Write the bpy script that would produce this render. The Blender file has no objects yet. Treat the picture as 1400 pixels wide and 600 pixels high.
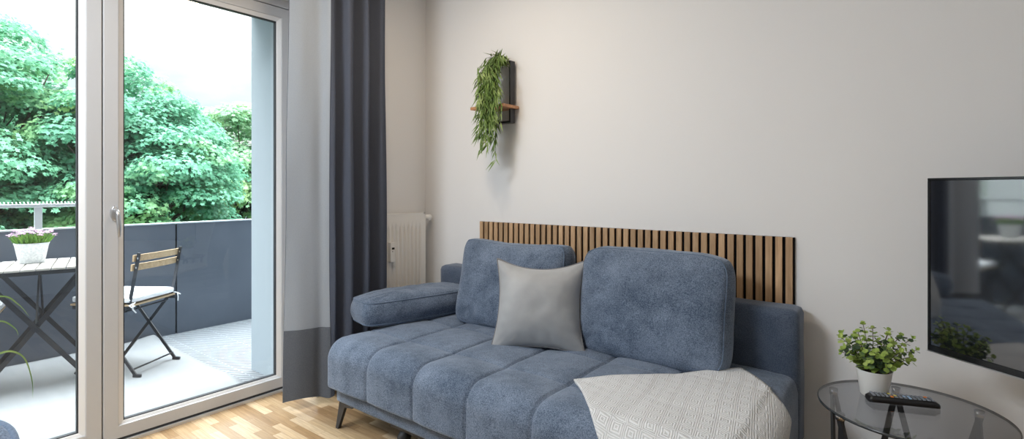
import bpy, bmesh, math, random
import numpy as np
from mathutils import Vector, Matrix, noise
random.seed(7)
PI = math.pi
COL = bpy.context.scene.collection
V = Vector

# ------------------------------------------------------------------ helpers
def link(o, parent=None):
    COL.objects.link(o)
    if parent is not None:
        o.parent = parent
    return o

def tag(o, label=None, cat=None, group=None, kind=None):
    if label: o['label'] = label
    if cat: o['category'] = cat
    if group: o['group'] = group
    if kind: o['kind'] = kind
    return o

def empty(name, loc=(0, 0, 0), rz=0.0, label=None, cat=None, group=None):
    o = bpy.data.objects.new(name, None)
    o.empty_display_size = .05
    COL.objects.link(o)
    o.location = loc
    o.rotation_euler = (0, 0, rz)
    return tag(o, label, cat, group)

def copy_tree(o, parent=None):
    c = o.copy()
    COL.objects.link(c)
    if parent is not None:
        c.parent = parent
    for ch in list(o.children):
        copy_tree(ch, c)
    return c

class MB:
    """collects shapes for one mesh"""
    def __init__(s):
        s.v = []; s.f = []; s.smooth = []; s.mi = []
    def add(s, verts, faces, M=None, smooth=False, mi=0):
        n = len(s.v)
        for p in verts:
            p = V(p)
            s.v.append((M @ p) if M is not None else p)
        for f in faces:
            s.f.append(tuple(i + n for i in f)); s.smooth.append(smooth); s.mi.append(mi)
        return s
    def box(s, a, b, M=None, mi=0):
        x0, y0, z0 = a; x1, y1, z1 = b
        vs = [(x0,y0,z0),(x1,y0,z0),(x1,y1,z0),(x0,y1,z0),(x0,y0,z1),(x1,y0,z1),(x1,y1,z1),(x0,y1,z1)]
        fs = [(0,3,2,1),(4,5,6,7),(0,1,5,4),(1,2,6,5),(2,3,7,6),(3,0,4,7)]
        return s.add(vs, fs, M, False, mi)
    def bar(s, p, q, w, t, up=(0, 0, 1), mi=0):
        """flat bar from p to q, w wide (across up), t along up-ish"""
        p = V(p); q = V(q); d = (q - p); L = d.length; d.normalize()
        u = V(up); u = (u - d * u.dot(d))
        if u.length < 1e-5: u = V((1, 0, 0)) - d * d.x
        u.normalize(); r = d.cross(u)
        M = Matrix((( d.x, r.x, u.x, p.x), (d.y, r.y, u.y, p.y), (d.z, r.z, u.z, p.z), (0, 0, 0, 1)))
        return s.box((0, -w/2, -t/2), (L, w/2, t/2), M, mi)
    def tube(s, pts, rad, n=8, closed=False, cap=True, mi=0, smooth=True):
        pts = [V(p) for p in pts]; m = len(pts)
        rr = rad if isinstance(rad, (list, tuple)) else [rad] * m
        rings = []; prev = None
        for i, p in enumerate(pts):
            a = pts[(i - 1) % m] if (closed or i > 0) else p
            b = pts[(i + 1) % m] if (closed or i < m - 1) else p
            d = (b - a)
            if d.length < 1e-9: d = V((0, 0, 1))
            d.normalize()
            if prev is None:
                u = d.orthogonal().normalized()
            else:
                u = prev - d * prev.dot(d)
                if u.length < 1e-6: u = d.orthogonal()
                u.normalize()
            prev = u; w = d.cross(u)
            rings.append([p + (u * math.cos(2*PI*k/n) + w * math.sin(2*PI*k/n)) * rr[i] for k in range(n)])
        vs = [q for r_ in rings for q in r_]; fs = []
        for i in range(m if closed else m - 1):
            j = (i + 1) % m
            for k in range(n):
                l = (k + 1) % n
                fs.append((i*n+k, i*n+l, j*n+l, j*n+k))
        if cap and not closed:
            fs.append(tuple(range(n))[::-1]); fs.append(tuple(range((m-1)*n, m*n)))
        return s.add(vs, fs, None, smooth, mi)
    def lathe(s, prof, n=32, M=None, mi=0, smooth=True, cap=True):
        """prof: (r, z) points from one end to the other"""
        vs = []; fs = []
        m = len(prof)
        for r_, z in prof:
            for k in range(n):
                a = 2*PI*k/n
                vs.append((r_*math.cos(a), r_*math.sin(a), z))
        for i in range(m-1):
            for k in range(n):
                l = (k+1) % n
                fs.append((i*n+k, i*n+l, (i+1)*n+l, (i+1)*n+k))
        if cap and prof[0][0] > 1e-6: fs.append(tuple(range(n))[::-1])
        if cap and prof[-1][0] > 1e-6: fs.append(tuple(range((m-1)*n, m*n)))
        return s.add(vs, fs, M, smooth, mi)
    def prism(s, poly, h0, h1, M=None, mi=0):
        n = len(poly)
        vs = [(x, y, h0) for x, y in poly] + [(x, y, h1) for x, y in poly]
        fs = [tuple(range(n))[::-1], tuple(range(n, 2*n))] + [(i, (i+1) % n, n+(i+1) % n, n+i) for i in range(n)]
        return s.add(vs, fs, M, False, mi)
    def grid(s, pts, closed_u=False, mi=0, smooth=True):
        """pts[i][j]"""
        m = len(pts); n = len(pts[0])
        vs = [p for row in pts for p in row]; fs = []
        for i in range(m if closed_u else m-1):
            a = (i+1) % m
            for j in range(n-1):
                fs.append((i*n+j, a*n+j, a*n+j+1, i*n+j+1))
        return s.add(vs, fs, None, smooth, mi)
    def build(s, name, mat, parent=None, bevel=0, seg=2, sub=0, solid=0, weld=False, recalc=True, autosmooth=False):
        me = bpy.data.meshes.new(name)
        me.from_pydata([tuple(p) for p in s.v], [], s.f)
        me.polygons.foreach_set('use_smooth', s.smooth)
        me.polygons.foreach_set('material_index', s.mi)
        mats = mat if isinstance(mat, (list, tuple)) else [mat]
        for m in mats: me.materials.append(m)
        if recalc or weld:
            b = bmesh.new(); b.from_mesh(me)
            if weld: bmesh.ops.remove_doubles(b, verts=b.verts, dist=1e-5)
            bmesh.ops.recalc_face_normals(b, faces=b.faces)
            b.to_mesh(me); b.free()
        me.update()
        o = bpy.data.objects.new(name, me)
        link(o, parent)
        if solid:
            m = o.modifiers.new('Solid', 'SOLIDIFY'); m.thickness = solid; m.offset = 0
        if bevel:
            m = o.modifiers.new('Bevel', 'BEVEL'); m.width = bevel; m.segments = seg; m.limit_method = 'ANGLE'; m.angle_limit = .7
        if sub:
            m = o.modifiers.new('Sub', 'SUBSURF'); m.levels = sub; m.render_levels = sub
        return o

def quads_mesh(name, verts, mats, parent=None, mat_idx=None, nper=4):
    """fast mesh from an (N, nper, 3) array of separate polygons"""
    N = verts.shape[0]
    me = bpy.data.meshes.new(name)
    me.vertices.add(N*nper); me.loops.add(N*nper); me.polygons.add(N)
    me.vertices.foreach_set('co', verts.reshape(-1).astype(np.float32))
    me.loops.foreach_set('vertex_index', np.arange(N*nper, dtype=np.int32))
    me.polygons.foreach_set('loop_start', np.arange(0, N*nper, nper, dtype=np.int32))
    me.polygons.foreach_set('loop_total', np.full(N, nper, dtype=np.int32))
    for m in (mats if isinstance(mats, (list, tuple)) else [mats]): me.materials.append(m)
    if mat_idx is not None: me.polygons.foreach_set('material_index', mat_idx.astype(np.int32))
    me.update(calc_edges=True); me.validate()
    o = bpy.data.objects.new(name, me)
    return link(o, parent)

# ------------------------------------------------------------------ materials
def new_mat(name):
    m = bpy.data.materials.new(name); m.use_nodes = True
    nt = m.node_tree
    for n in list(nt.nodes): nt.nodes.remove(n)
    out = nt.nodes.new('ShaderNodeOutputMaterial')
    return m, nt, out

def N(nt, t, **kw):
    n = nt.nodes.new(t)
    for k, v in kw.items():
        if k.startswith('i_'): n.inputs[k[2:].replace('_', ' ')].default_value = v
        else: setattr(n, k, v)
    return n

def L(nt, a, b): nt.links.new(a, b)

def col(c): return (c[0], c[1], c[2], 1)

def pbr(name, c, rough=.5, metal=0, c2=None, nscale=20, ncoord='Object', bump=0, bscale=200, sheen=0, spec=.5, stretch=(1, 1, 1), detail=4, ramp=(.35, .65), coat=0):
    m, nt, out = new_mat(name)
    b = N(nt, 'ShaderNodeBsdfPrincipled')
    b.inputs['Base Color'].default_value = col(c); b.inputs['Roughness'].default_value = rough
    b.inputs['Metallic'].default_value = metal; b.inputs['Specular IOR Level'].default_value = spec
    b.inputs['Sheen Weight'].default_value = sheen; b.inputs['Coat Weight'].default_value = coat
    L(nt, b.outputs[0], out.inputs[0])
    tc = N(nt, 'ShaderNodeTexCoord'); mp = N(nt, 'ShaderNodeMapping'); mp.inputs['Scale'].default_value = stretch
    L(nt, tc.outputs[ncoord], mp.inputs[0])
    if c2 is not None:
        n = N(nt, 'ShaderNodeTexNoise'); n.inputs['Scale'].default_value = nscale; n.inputs['Detail'].default_value = detail
        L(nt, mp.outputs[0], n.inputs['Vector'])
        r = N(nt, 'ShaderNodeValToRGB'); r.color_ramp.elements[0].position = ramp[0]; r.color_ramp.elements[1].position = ramp[1]
        r.color_ramp.elements[0].color = col(c); r.color_ramp.elements[1].color = col(c2)
        L(nt, n.outputs['Fac'], r.inputs[0]); L(nt, r.outputs[0], b.inputs['Base Color'])
    if bump:
        n = N(nt, 'ShaderNodeTexNoise'); n.inputs['Scale'].default_value = bscale; n.inputs['Detail'].default_value = 3
        L(nt, mp.outputs[0], n.inputs['Vector'])
        bp = N(nt, 'ShaderNodeBump'); bp.inputs['Strength'].default_value = bump; bp.inputs['Distance'].default_value = .002
        L(nt, n.outputs['Fac'], bp.inputs['Height']); L(nt, bp.outputs[0], b.inputs['Normal'])
    return m

def leaf_mat(name, ca, cb, cc, transl=.35, rough=.5, nscale=.6):
    """foliage: colour varies from leaf to leaf and over larger patches"""
    m, nt, out = new_mat(name)
    g = N(nt, 'ShaderNodeNewGeometry')
    r = N(nt, 'ShaderNodeValToRGB')
    e = r.color_ramp.elements
    e[0].position = .0; e[0].color = col(ca); e[1].position = 1; e[1].color = col(cb)
    x = r.color_ramp.elements.new(.6); x.color = col([(a+b_)/2 for a, b_ in zip(ca, cb)])
    L(nt, g.outputs['Random Per Island'], r.inputs[0])
    tc = N(nt, 'ShaderNodeTexCoord')
    n = N(nt, 'ShaderNodeTexNoise'); n.inputs['Scale'].default_value = nscale; n.inputs['Detail'].default_value = 3
    L(nt, tc.outputs['Object'], n.inputs['Vector'])
    mr = N(nt, 'ShaderNodeMapRange'); mr.inputs['From Min'].default_value = .52; mr.inputs['From Max'].default_value = .68
    L(nt, n.outputs['Fac'], mr.inputs['Value'])
    mx = N(nt, 'ShaderNodeMix', data_type='RGBA'); mx.inputs['B'].default_value = col(cc)
    L(nt, mr.outputs[0], mx.inputs['Factor']); L(nt, r.outputs[0], mx.inputs['A'])
    b = N(nt, 'ShaderNodeBsdfPrincipled'); b.inputs['Roughness'].default_value = rough; b.inputs['Specular IOR Level'].default_value = .3
    t = N(nt, 'ShaderNodeBsdfTranslucent')
    L(nt, mx.outputs['Result'], b.inputs['Base Color']); L(nt, mx.outputs['Result'], t.inputs['Color'])
    ms = N(nt, 'ShaderNodeMixShader'); ms.inputs[0].default_value = transl
    L(nt, b.outputs[0], ms.inputs[1]); L(nt, t.outputs[0], ms.inputs[2]); L(nt, ms.outputs[0], out.inputs[0])
    return m

def fabric(name, ca, cb, sheen=.35, blotch=5, fine=260, bump=.35, stretch=(1, 1, 1)):
    """woven upholstery: soft blotches, fine mottled yarns, yarn bump"""
    m, nt, out = new_mat(name)
    b = N(nt, 'ShaderNodeBsdfPrincipled'); b.inputs['Roughness'].default_value = .9
    b.inputs['Specular IOR Level'].default_value = .15
    b.inputs['Sheen Weight'].default_value = sheen; b.inputs['Sheen Roughness'].default_value = .45
    b.inputs['Sheen Tint'].default_value = (.8, .88, 1, 1)
    tc = N(nt, 'ShaderNodeTexCoord'); mp = N(nt, 'ShaderNodeMapping'); mp.inputs['Scale'].default_value = stretch
    L(nt, tc.outputs['Object'], mp.inputs[0])
    n1 = N(nt, 'ShaderNodeTexNoise'); n1.inputs['Scale'].default_value = blotch; n1.inputs['Detail'].default_value = 6; n1.inputs['Roughness'].default_value = .7
    n2 = N(nt, 'ShaderNodeTexNoise'); n2.inputs['Scale'].default_value = fine; n2.inputs['Detail'].default_value = 2
    L(nt, mp.outputs[0], n1.inputs['Vector']); L(nt, mp.outputs[0], n2.inputs['Vector'])
    ad = N(nt, 'ShaderNodeMath', operation='MULTIPLY_ADD'); ad.inputs[1].default_value = .55
    L(nt, n2.outputs['Fac'], ad.inputs[0])
    mu = N(nt, 'ShaderNodeMath', operation='MULTIPLY'); mu.inputs[1].default_value = .45
    L(nt, n1.outputs['Fac'], mu.inputs[0]); L(nt, mu.outputs[0], ad.inputs[2])
    r = N(nt, 'ShaderNodeValToRGB'); r.color_ramp.elements[0].position = .39; r.color_ramp.elements[1].position = .60
    r.color_ramp.elements[0].color = col(ca); r.color_ramp.elements[1].color = col(cb)
    L(nt, ad.outputs[0], r.inputs[0]); L(nt, r.outputs[0], b.inputs['Base Color'])
    bp = N(nt, 'ShaderNodeBump'); bp.inputs['Strength'].default_value = bump; bp.inputs['Distance'].default_value = .002
    L(nt, n2.outputs['Fac'], bp.inputs['Height']); L(nt, bp.outputs[0], b.inputs['Normal'])
    L(nt, b.outputs[0], out.inputs[0])
    return m

def glass_mat(name, tint=(1, 1, 1), refl=.9, rough=0.0, ior=1.45):
    m, nt, out = new_mat(name)
    t = N(nt, 'ShaderNodeBsdfTransparent'); t.inputs[0].default_value = col(tint)
    g = N(nt, 'ShaderNodeBsdfGlossy'); g.inputs['Roughness'].default_value = rough
    g.inputs['Color'].default_value = (refl, refl, refl, 1)
    f = N(nt, 'ShaderNodeFresnel')
    # thin sheet: both faces reflect like the outer one (no total reflection inside an unrefracted ray)
    gm = N(nt, 'ShaderNodeNewGeometry'); mi = N(nt, 'ShaderNodeMix', data_type='FLOAT')
    mi.inputs['A'].default_value = ior; mi.inputs['B'].default_value = 1/ior
    L(nt, gm.outputs['Backfacing'], mi.inputs['Factor']); L(nt, mi.outputs['Result'], f.inputs[0])
    ms = N(nt, 'ShaderNodeMixShader')
    L(nt, f.outputs[0], ms.inputs[0]); L(nt, t.outputs[0], ms.inputs[1]); L(nt, g.outputs[0], ms.inputs[2]); L(nt, ms.outputs[0], out.inputs[0])
    return m

def wood_mat(name, ca, cb, stretch=(30, 30, 2), scale=3, rough=.5, cellx=None, bump=.1):
    """straight-grained wood; cellx = slat pitch along x gives each slat a tone of its own"""
    m, nt, out = new_mat(name)
    b = N(nt, 'ShaderNodeBsdfPrincipled'); b.inputs['Roughness'].default_value = rough; b.inputs['Specular IOR Level'].default_value = .3
    tc = N(nt, 'ShaderNodeTexCoord'); mp = N(nt, 'ShaderNodeMapping'); mp.inputs['Scale'].default_value = stretch
    L(nt, tc.outputs['Object'], mp.inputs[0])
    n = N(nt, 'ShaderNodeTexNoise'); n.inputs['Scale'].default_value = scale; n.inputs['Detail'].default_value = 6; n.inputs['Roughness'].default_value = .65
    n.inputs['Distortion'].default_value = .6
    r = N(nt, 'ShaderNodeValToRGB'); r.color_ramp.elements[0].position = .3; r.color_ramp.elements[1].position = .7
    r.color_ramp.elements[0].color = col(ca); r.color_ramp.elements[1].color = col(cb)
    src = r.outputs[0]
    if cellx:
        sx = N(nt, 'ShaderNodeSeparateXYZ'); L(nt, tc.outputs['Object'], sx.inputs[0])
        dv = N(nt, 'ShaderNodeMath', operation='DIVIDE'); dv.inputs[1].default_value = cellx; L(nt, sx.outputs[0], dv.inputs[0])
        fl = N(nt, 'ShaderNodeMath', operation='FLOOR'); L(nt, dv.outputs[0], fl.inputs[0])
        wn = N(nt, 'ShaderNodeTexWhiteNoise', noise_dimensions='1D'); L(nt, fl.outputs[0], wn.inputs['W'])
        va = N(nt, 'ShaderNodeVectorMath', operation='ADD'); L(nt, mp.outputs[0], va.inputs[0])
        sc = N(nt, 'ShaderNodeVectorMath', operation='SCALE'); sc.inputs['Scale'].default_value = 40; L(nt, wn.outputs['Color'], sc.inputs[0])
        L(nt, sc.outputs[0], va.inputs[1]); L(nt, va.outputs[0], n.inputs['Vector'])
        hs = N(nt, 'ShaderNodeHueSaturation'); mr = N(nt, 'ShaderNodeMapRange'); mr.inputs['To Min'].default_value = .82; mr.inputs['To Max'].default_value = 1.15
        L(nt, wn.outputs['Value'], mr.inputs['Value']); L(nt, mr.outputs[0], hs.inputs['Value']); L(nt, r.outputs[0], hs.inputs['Color'])
        src = hs.outputs[0]
    else:
        L(nt, mp.outputs[0], n.inputs['Vector'])
    L(nt, n.outputs['Fac'], r.inputs[0]); L(nt, src, b.inputs['Base Color'])
    if bump:
        bp = N(nt, 'ShaderNodeBump'); bp.inputs['Strength'].default_value = bump; bp.inputs['Distance'].default_value = .001
        L(nt, n.outputs['Fac'], bp.inputs['Height']); L(nt, bp.outputs[0], b.inputs['Normal'])
    L(nt, b.outputs[0], out.inputs[0])
    return m

def parquet_mat():
    m, nt, out = new_mat('oak_parquet')
    b = N(nt, 'ShaderNodeBsdfPrincipled'); b.inputs['Roughness'].default_value = .24; b.inputs['Specular IOR Level'].default_value = .6
    tc = N(nt, 'ShaderNodeTexCoord')
    br = N(nt, 'ShaderNodeTexBrick'); br.offset = .37; br.offset_frequency = 2; br.squash = 1
    br.inputs['Scale'].default_value = 1; br.inputs['Brick Width'].default_value = .26; br.inputs['Row Height'].default_value = .046
    br.inputs['Mortar Size'].default_value = .0006; br.inputs['Mortar Smooth'].default_value = .3; br.inputs['Bias'].default_value = 0
    br.inputs['Color1'].default_value = (0, 0, 0, 1); br.inputs['Color2'].default_value = (1, 1, 1, 1); br.inputs['Mortar'].default_value = (.3, .3, .3, 1)
    L(nt, tc.outputs['Object'], br.inputs['Vector'])
    r = N(nt, 'ShaderNodeValToRGB'); e = r.color_ramp.elements
    e[0].position = 0; e[0].color = (.34, .21, .105, 1); e[1].position = 1; e[1].color = (.65, .49, .32, 1)
    x = e.new(.5); x.color = (.53, .37, .21, 1)
    L(nt, br.outputs['Color'], r.inputs[0])
    mp = N(nt, 'ShaderNodeMapping'); mp.inputs['Scale'].default_value = (3, 45, 1); L(nt, tc.outputs['Object'], mp.inputs[0])
    va = N(nt, 'ShaderNodeVectorMath', operation='MULTIPLY_ADD'); va.inputs[1].default_value = (9, 9, 9); L(nt, br.outputs['Color'], va.inputs[0]); L(nt, mp.outputs[0], va.inputs[2])
    n = N(nt, 'ShaderNodeTexNoise'); n.inputs['Scale'].default_value = 2.5; n.inputs['Detail'].default_value = 6; n.inputs['Roughness'].default_value = .7
    L(nt, va.outputs[0], n.inputs['Vector'])
    mr = N(nt, 'ShaderNodeMapRange'); mr.inputs['From Min'].default_value = .3; mr.inputs['From Max'].default_value = .7; mr.inputs['To Min'].default_value = .75; mr.inputs['To Max'].default_value = 1.15
    L(nt, n.outputs['Fac'], mr.inputs['Value'])
    mx = N(nt, 'ShaderNodeMix', data_type='RGBA', blend_type='MULTIPLY'); mx.inputs['Factor'].default_value = 1
    L(nt, r.outputs[0], mx.inputs['A']); L(nt, mr.outputs[0], mx.inputs['B'])
    mo = N(nt, 'ShaderNodeMix', data_type='RGBA'); mo.inputs['B'].default_value = (.2, .11, .05, 1)
    mf = N(nt, 'ShaderNodeMath', operation='MULTIPLY'); mf.inputs[1].default_value = .6; L(nt, br.outputs['Fac'], mf.inputs[0])
    L(nt, mf.outputs[0], mo.inputs['Factor']); L(nt, mx.outputs['Result'], mo.inputs['A'])
    L(nt, mo.outputs['Result'], b.inputs['Base Color'])
    bp = N(nt, 'ShaderNodeBump'); bp.inputs['Strength'].default_value = .08; bp.inputs['Distance'].default_value = .001
    L(nt, n.outputs['Fac'], bp.inputs['Height']); L(nt, bp.outputs[0], b.inputs['Normal'])
    L(nt, b.outputs[0], out.inputs[0])
    return m

def deck_tile_mat():
    """light outdoor click tiles, 30 cm, with diagonal ribs"""
    m, nt, out = new_mat('deck_tiles')
    b = N(nt, 'ShaderNodeBsdfPrincipled'); b.inputs['Roughness'].default_value = .7
    tc = N(nt, 'ShaderNodeTexCoord')
    mp = N(nt, 'ShaderNodeMapping'); mp.inputs['Rotation'].default_value = (0, 0, math.radians(45)); L(nt, tc.outputs['Object'], mp.inputs[0])
    w = N(nt, 'ShaderNodeTexWave', wave_type='BANDS', bands_direction='X'); w.inputs['Scale'].default_value = 9; L(nt, mp.outputs[0], w.inputs['Vector'])
    br = N(nt, 'ShaderNodeTexBrick'); br.offset = 0; br.inputs['Scale'].default_value = 1; br.inputs['Brick Width'].default_value = .3; br.inputs['Row Height'].default_value = .3
    br.inputs['Mortar Size'].default_value = .003; L(nt, tc.outputs['Object'], br.inputs['Vector'])
    r = N(nt, 'ShaderNodeValToRGB'); r.color_ramp.elements[0].position = .15; r.color_ramp.elements[1].position = .55
    r.color_ramp.elements[0].color = (.055, .065, .08, 1); r.color_ramp.elements[1].color = (.22, .235, .25, 1)
    L(nt, w.outputs['Fac'], r.inputs[0])
    mo = N(nt, 'ShaderNodeMix', data_type='RGBA'); mo.inputs['B'].default_value = (.2, .22, .25, 1)
    L(nt, br.outputs['Fac'], mo.inputs['Factor']); L(nt, r.outputs[0], mo.inputs['A']); L(nt, mo.outputs['Result'], b.inputs['Base Color'])
    bp = N(nt, 'ShaderNodeBump'); bp.inputs['Strength'].default_value = .5; bp.inputs['Distance'].default_value = .003
    L(nt, w.outputs['Fac'], bp.inputs['Height']); L(nt, bp.outputs[0], b.inputs['Normal'])
    L(nt, b.outputs[0], out.inputs[0])
    return m

def weave_mat(name, ca, cb, scale=90, rot=20):
    m, nt, out = new_mat(name)
    b = N(nt, 'ShaderNodeBsdfPrincipled'); b.inputs['Roughness'].default_value = .85; b.inputs['Specular IOR Level'].default_value = .2
    tc = N(nt, 'ShaderNodeTexCoord'); mp = N(nt, 'ShaderNodeMapping'); mp.inputs['Rotation'].default_value = (0, 0, math.radians(rot)); L(nt, tc.outputs['Object'], mp.inputs[0])
    w = N(nt, 'ShaderNodeTexWave', wave_type='BANDS', bands_direction='X'); w.inputs['Scale'].default_value = scale; w.inputs['Distortion'].default_value = .6; L(nt, mp.outputs[0], w.inputs['Vector'])
    n = N(nt, 'ShaderNodeTexNoise'); n.inputs['Scale'].default_value = 3; n.inputs['Detail'].default_value = 5; L(nt, tc.outputs['Object'], n.inputs['Vector'])
    mu = N(nt, 'ShaderNodeMath', operation='MULTIPLY_ADD'); mu.inputs[1].default_value = .5; L(nt, w.outputs['Fac'], mu.inputs[0]); L(nt, n.outputs['Fac'], mu.inputs[2])
    r = N(nt, 'ShaderNodeValToRGB'); r.color_ramp.elements[0].position = .4; r.color_ramp.elements[1].position = .9
    r.color_ramp.elements[0].color = col(ca); r.color_ramp.elements[1].color = col(cb)
    L(nt, mu.outputs[0], r.inputs[0]); L(nt, r.outputs[0], b.inputs['Base Color'])
    bp = N(nt, 'ShaderNodeBump'); bp.inputs['Strength'].default_value = .3; bp.inputs['Distance'].default_value = .002
    L(nt, w.outputs['Fac'], bp.inputs['Height']); L(nt, bp.outputs[0], b.inputs['Normal'])
    L(nt, b.outputs[0], out.inputs[0])
    return m

def blanket_mat():
    """off-white knit with rows of concentric diamonds, drawn in the cloth's own UVs (metres)"""
    m, nt, out = new_mat('diamond_knit')
    b = N(nt, 'ShaderNodeBsdfPrincipled'); b.inputs['Roughness'].default_value = .9; b.inputs['Specular IOR Level'].default_value = .15
    b.inputs['Sheen Weight'].default_value = .2
    uv = N(nt, 'ShaderNodeUVMap'); uv.uv_map = 'UVMap'
    sp = N(nt, 'ShaderNodeSeparateXYZ'); L(nt, uv.outputs[0], sp.inputs[0])
    def tri(sock, period):
        d = N(nt, 'ShaderNodeMath', operation='DIVIDE'); d.inputs[1].default_value = period; L(nt, sock, d.inputs[0])
        f = N(nt, 'ShaderNodeMath', operation='FRACT'); L(nt, d.outputs[0], f.inputs[0])
        s = N(nt, 'ShaderNodeMath', operation='SUBTRACT'); s.inputs[1].default_value = .5; L(nt, f.outputs[0], s.inputs[0])
        a = N(nt, 'ShaderNodeMath', operation='ABSOLUTE'); L(nt, s.outputs[0], a.inputs[0])
        return a.outputs[0]
    a1 = tri(sp.outputs[0], .062); a2 = tri(sp.outputs[1], .092)
    sm = N(nt, 'ShaderNodeMath', operation='ADD'); L(nt, a1, sm.inputs[0]); L(nt, a2, sm.inputs[1])
    # fold sum around .5 so that diamonds tile, then rings
    s5 = N(nt, 'ShaderNodeMath', operation='SUBTRACT'); s5.inputs[1].default_value = .5; L(nt, sm.outputs[0], s5.inputs[0])
    ab = N(nt, 'ShaderNodeMath', operation='ABSOLUTE'); L(nt, s5.outputs[0], ab.inputs[0])
    mu = N(nt, 'ShaderNodeMath', operation='MULTIPLY'); mu.inputs[1].default_value = 2*PI*6; L(nt, ab.outputs[0], mu.inputs[0])
    sn = N(nt, 'ShaderNodeMath', operation='SINE'); L(nt, mu.outputs[0], sn.inputs[0])
    mr = N(nt, 'ShaderNodeMapRange'); mr.inputs['From Min'].default_value = -1; mr.inputs['From Max'].default_value = 1; L(nt, sn.outputs[0], mr.inputs['Value'])
    ed = N(nt, 'ShaderNodeMapRange'); ed.inputs['From Min'].default_value = .0; ed.inputs['From Max'].default_value = .06; L(nt, ab.outputs[0], ed.inputs['Value'])
    h = N(nt, 'ShaderNodeMath', operation='MULTIPLY'); L(nt, mr.outputs[0], h.inputs[0]); L(nt, ed.outputs[0], h.inputs[1])
    r = N(nt, 'ShaderNodeValToRGB'); r.color_ramp.elements[0].color = (.52, .53, .545, 1); r.color_ramp.elements[1].color = (.70, .712, .73, 1)
    r.color_ramp.elements[0].position = .05; r.color_ramp.elements[1].position = .7
    L(nt, h.outputs[0], r.inputs[0]); L(nt, r.outputs[0], b.inputs['Base Color'])
    bp = N(nt, 'ShaderNodeBump'); bp.inputs['Strength'].default_value = .6; bp.inputs['Distance'].default_value = .003
    L(nt, h.outputs[0], bp.inputs['Height']); L(nt, bp.outputs[0], b.inputs['Normal'])
    L(nt, b.outputs[0], out.inputs[0])
    return m

def curtain_mat(name, c, transl, c2):
    m, nt, out = new_mat(name)
    tc = N(nt, 'ShaderNodeTexCoord'); mp = N(nt, 'ShaderNodeMapping'); mp.inputs['Scale'].default_value = (400, 400, 120); L(nt, tc.outputs['Object'], mp.inputs[0])
    n = N(nt, 'ShaderNodeTexNoise'); n.inputs['Scale'].default_value = 1.5; n.inputs['Detail'].default_value = 4; L(nt, mp.outputs[0], n.inputs['Vector'])
    r = N(nt, 'ShaderNodeValToRGB'); r.color_ramp.elements[0].position = .3; r.color_ramp.elements[1].position = .7
    r.color_ramp.elements[0].color = col(c); r.color_ramp.elements[1].color = col(c2); L(nt, n.outputs['Fac'], r.inputs[0])
    d = N(nt, 'ShaderNodeBsdfDiffuse'); t = N(nt, 'ShaderNodeBsdfTranslucent')
    L(nt, r.outputs[0], d.inputs[0]); L(nt, r.outputs[0], t.inputs[0])
    ms = N(nt, 'ShaderNodeMixShader'); ms.inputs[0].default_value = transl
    L(nt, d.outputs[0], ms.inputs[1]); L(nt, t.outputs[0], ms.inputs[2]); L(nt, ms.outputs[0], out.inputs[0])
    return m

M = {}
M['wall'] = pbr('wall_paint', (.75, .753, .765), .85, bump=.12, bscale=140, spec=.2)
M['plaster'] = pbr('exterior_plaster', (.36, .41, .45), .9, bump=.3, bscale=150, spec=.2)
M['ceiling'] = pbr('ceiling_paint', (.84, .82, .79), .9, spec=.2)
M['floor'] = parquet_mat()
M['skirting'] = pbr('white_skirting', (.82, .82, .81), .4)
M['pvc'] = pbr('shaded_white_upvc', (.54, .545, .562), .3)  # white profile like the bead, its backlit shade put into the grey
M['bead'] = pbr('white_upvc_bead', (.80, .80, .81), .25)
M['gasket'] = pbr('black_rubber', (.02, .022, .026), .6)
M['alu'] = pbr('brushed_aluminium', (.62, .63, .65), .32, metal=1)
M['threshold'] = pbr('threshold_metal', (.7, .71, .72), .35, metal=.6)
M['pane'] = glass_mat('window_glass', (.96, .98, .975), .85)
M['deck'] = deck_tile_mat()
M['rug'] = weave_mat('outdoor_rug_weave', (.21, .22, .235), (.27, .28, .29))
M['hpl'] = pbr('anthracite_panel', (.078, .090, .116), .45, c2=(.098, .111, .14), nscale=2.5, spec=.4)
M['galv'] = pbr('galvanised_steel', (.58, .61, .64), .4, metal=.7)
M['anthracite'] = pbr('anthracite_steel', (.014, .018, .026), .4, spec=.5)
M['acacia'] = wood_mat('weathered_slats', (.38, .35, .32), (.52, .49, .46), stretch=(3, 40, 20), scale=3, rough=.6)
M['acacia_y'] = wood_mat('oiled_slats', (.38, .26, .15), (.58, .43, .27), stretch=(30, 3, 30), scale=3, rough=.55)
M['white_cloth'] = pbr('white_cotton', (.74, .75, .78), .9, bump=.4, bscale=300, spec=.1)
M['curtain'] = curtain_mat('grey_curtain', (.095, .110, .150), .25, (.115, .130, .172))
M['lining'] = curtain_mat('curtain_lining', (.55, .61, .69), .5, (.62, .68, .75))
M['curtain_hem'] = curtain_mat('grey_curtain_hem', (.10, .115, .14), .05, (.15, .165, .195))
M['radiator'] = pbr('radiator_enamel', (.80, .79, .77), .32)
M['white_plastic'] = pbr('white_plastic', (.82, .82, .81), .35)
M['dark_plastic'] = pbr('dark_display', (.02, .02, .022), .25)
M['chrome'] = pbr('chrome', (.75, .75, .76), .15, metal=1)
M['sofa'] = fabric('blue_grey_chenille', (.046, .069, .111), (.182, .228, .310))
M['sofa_shaded'] = fabric('shaded_blue_grey_chenille', (.045, .062, .098), (.105, .132, .185))  # seat fabric again, with the backrest's shade put into its colour
M['welt'] = fabric('blue_grey_welt', (.075, .11, .17), (.14, .185, .26))
M['black_metal'] = pbr('black_powdercoat', (.018, .019, .022), .42)
M['pillow'] = pbr('silver_grey_satin', (.27, .28, .295), .55, c2=(.34, .35, .365), nscale=6, sheen=.4, bump=.2, bscale=400)
M['pillow_edge'] = pbr('grey_piping', (.17, .17, .18), .7)
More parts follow.
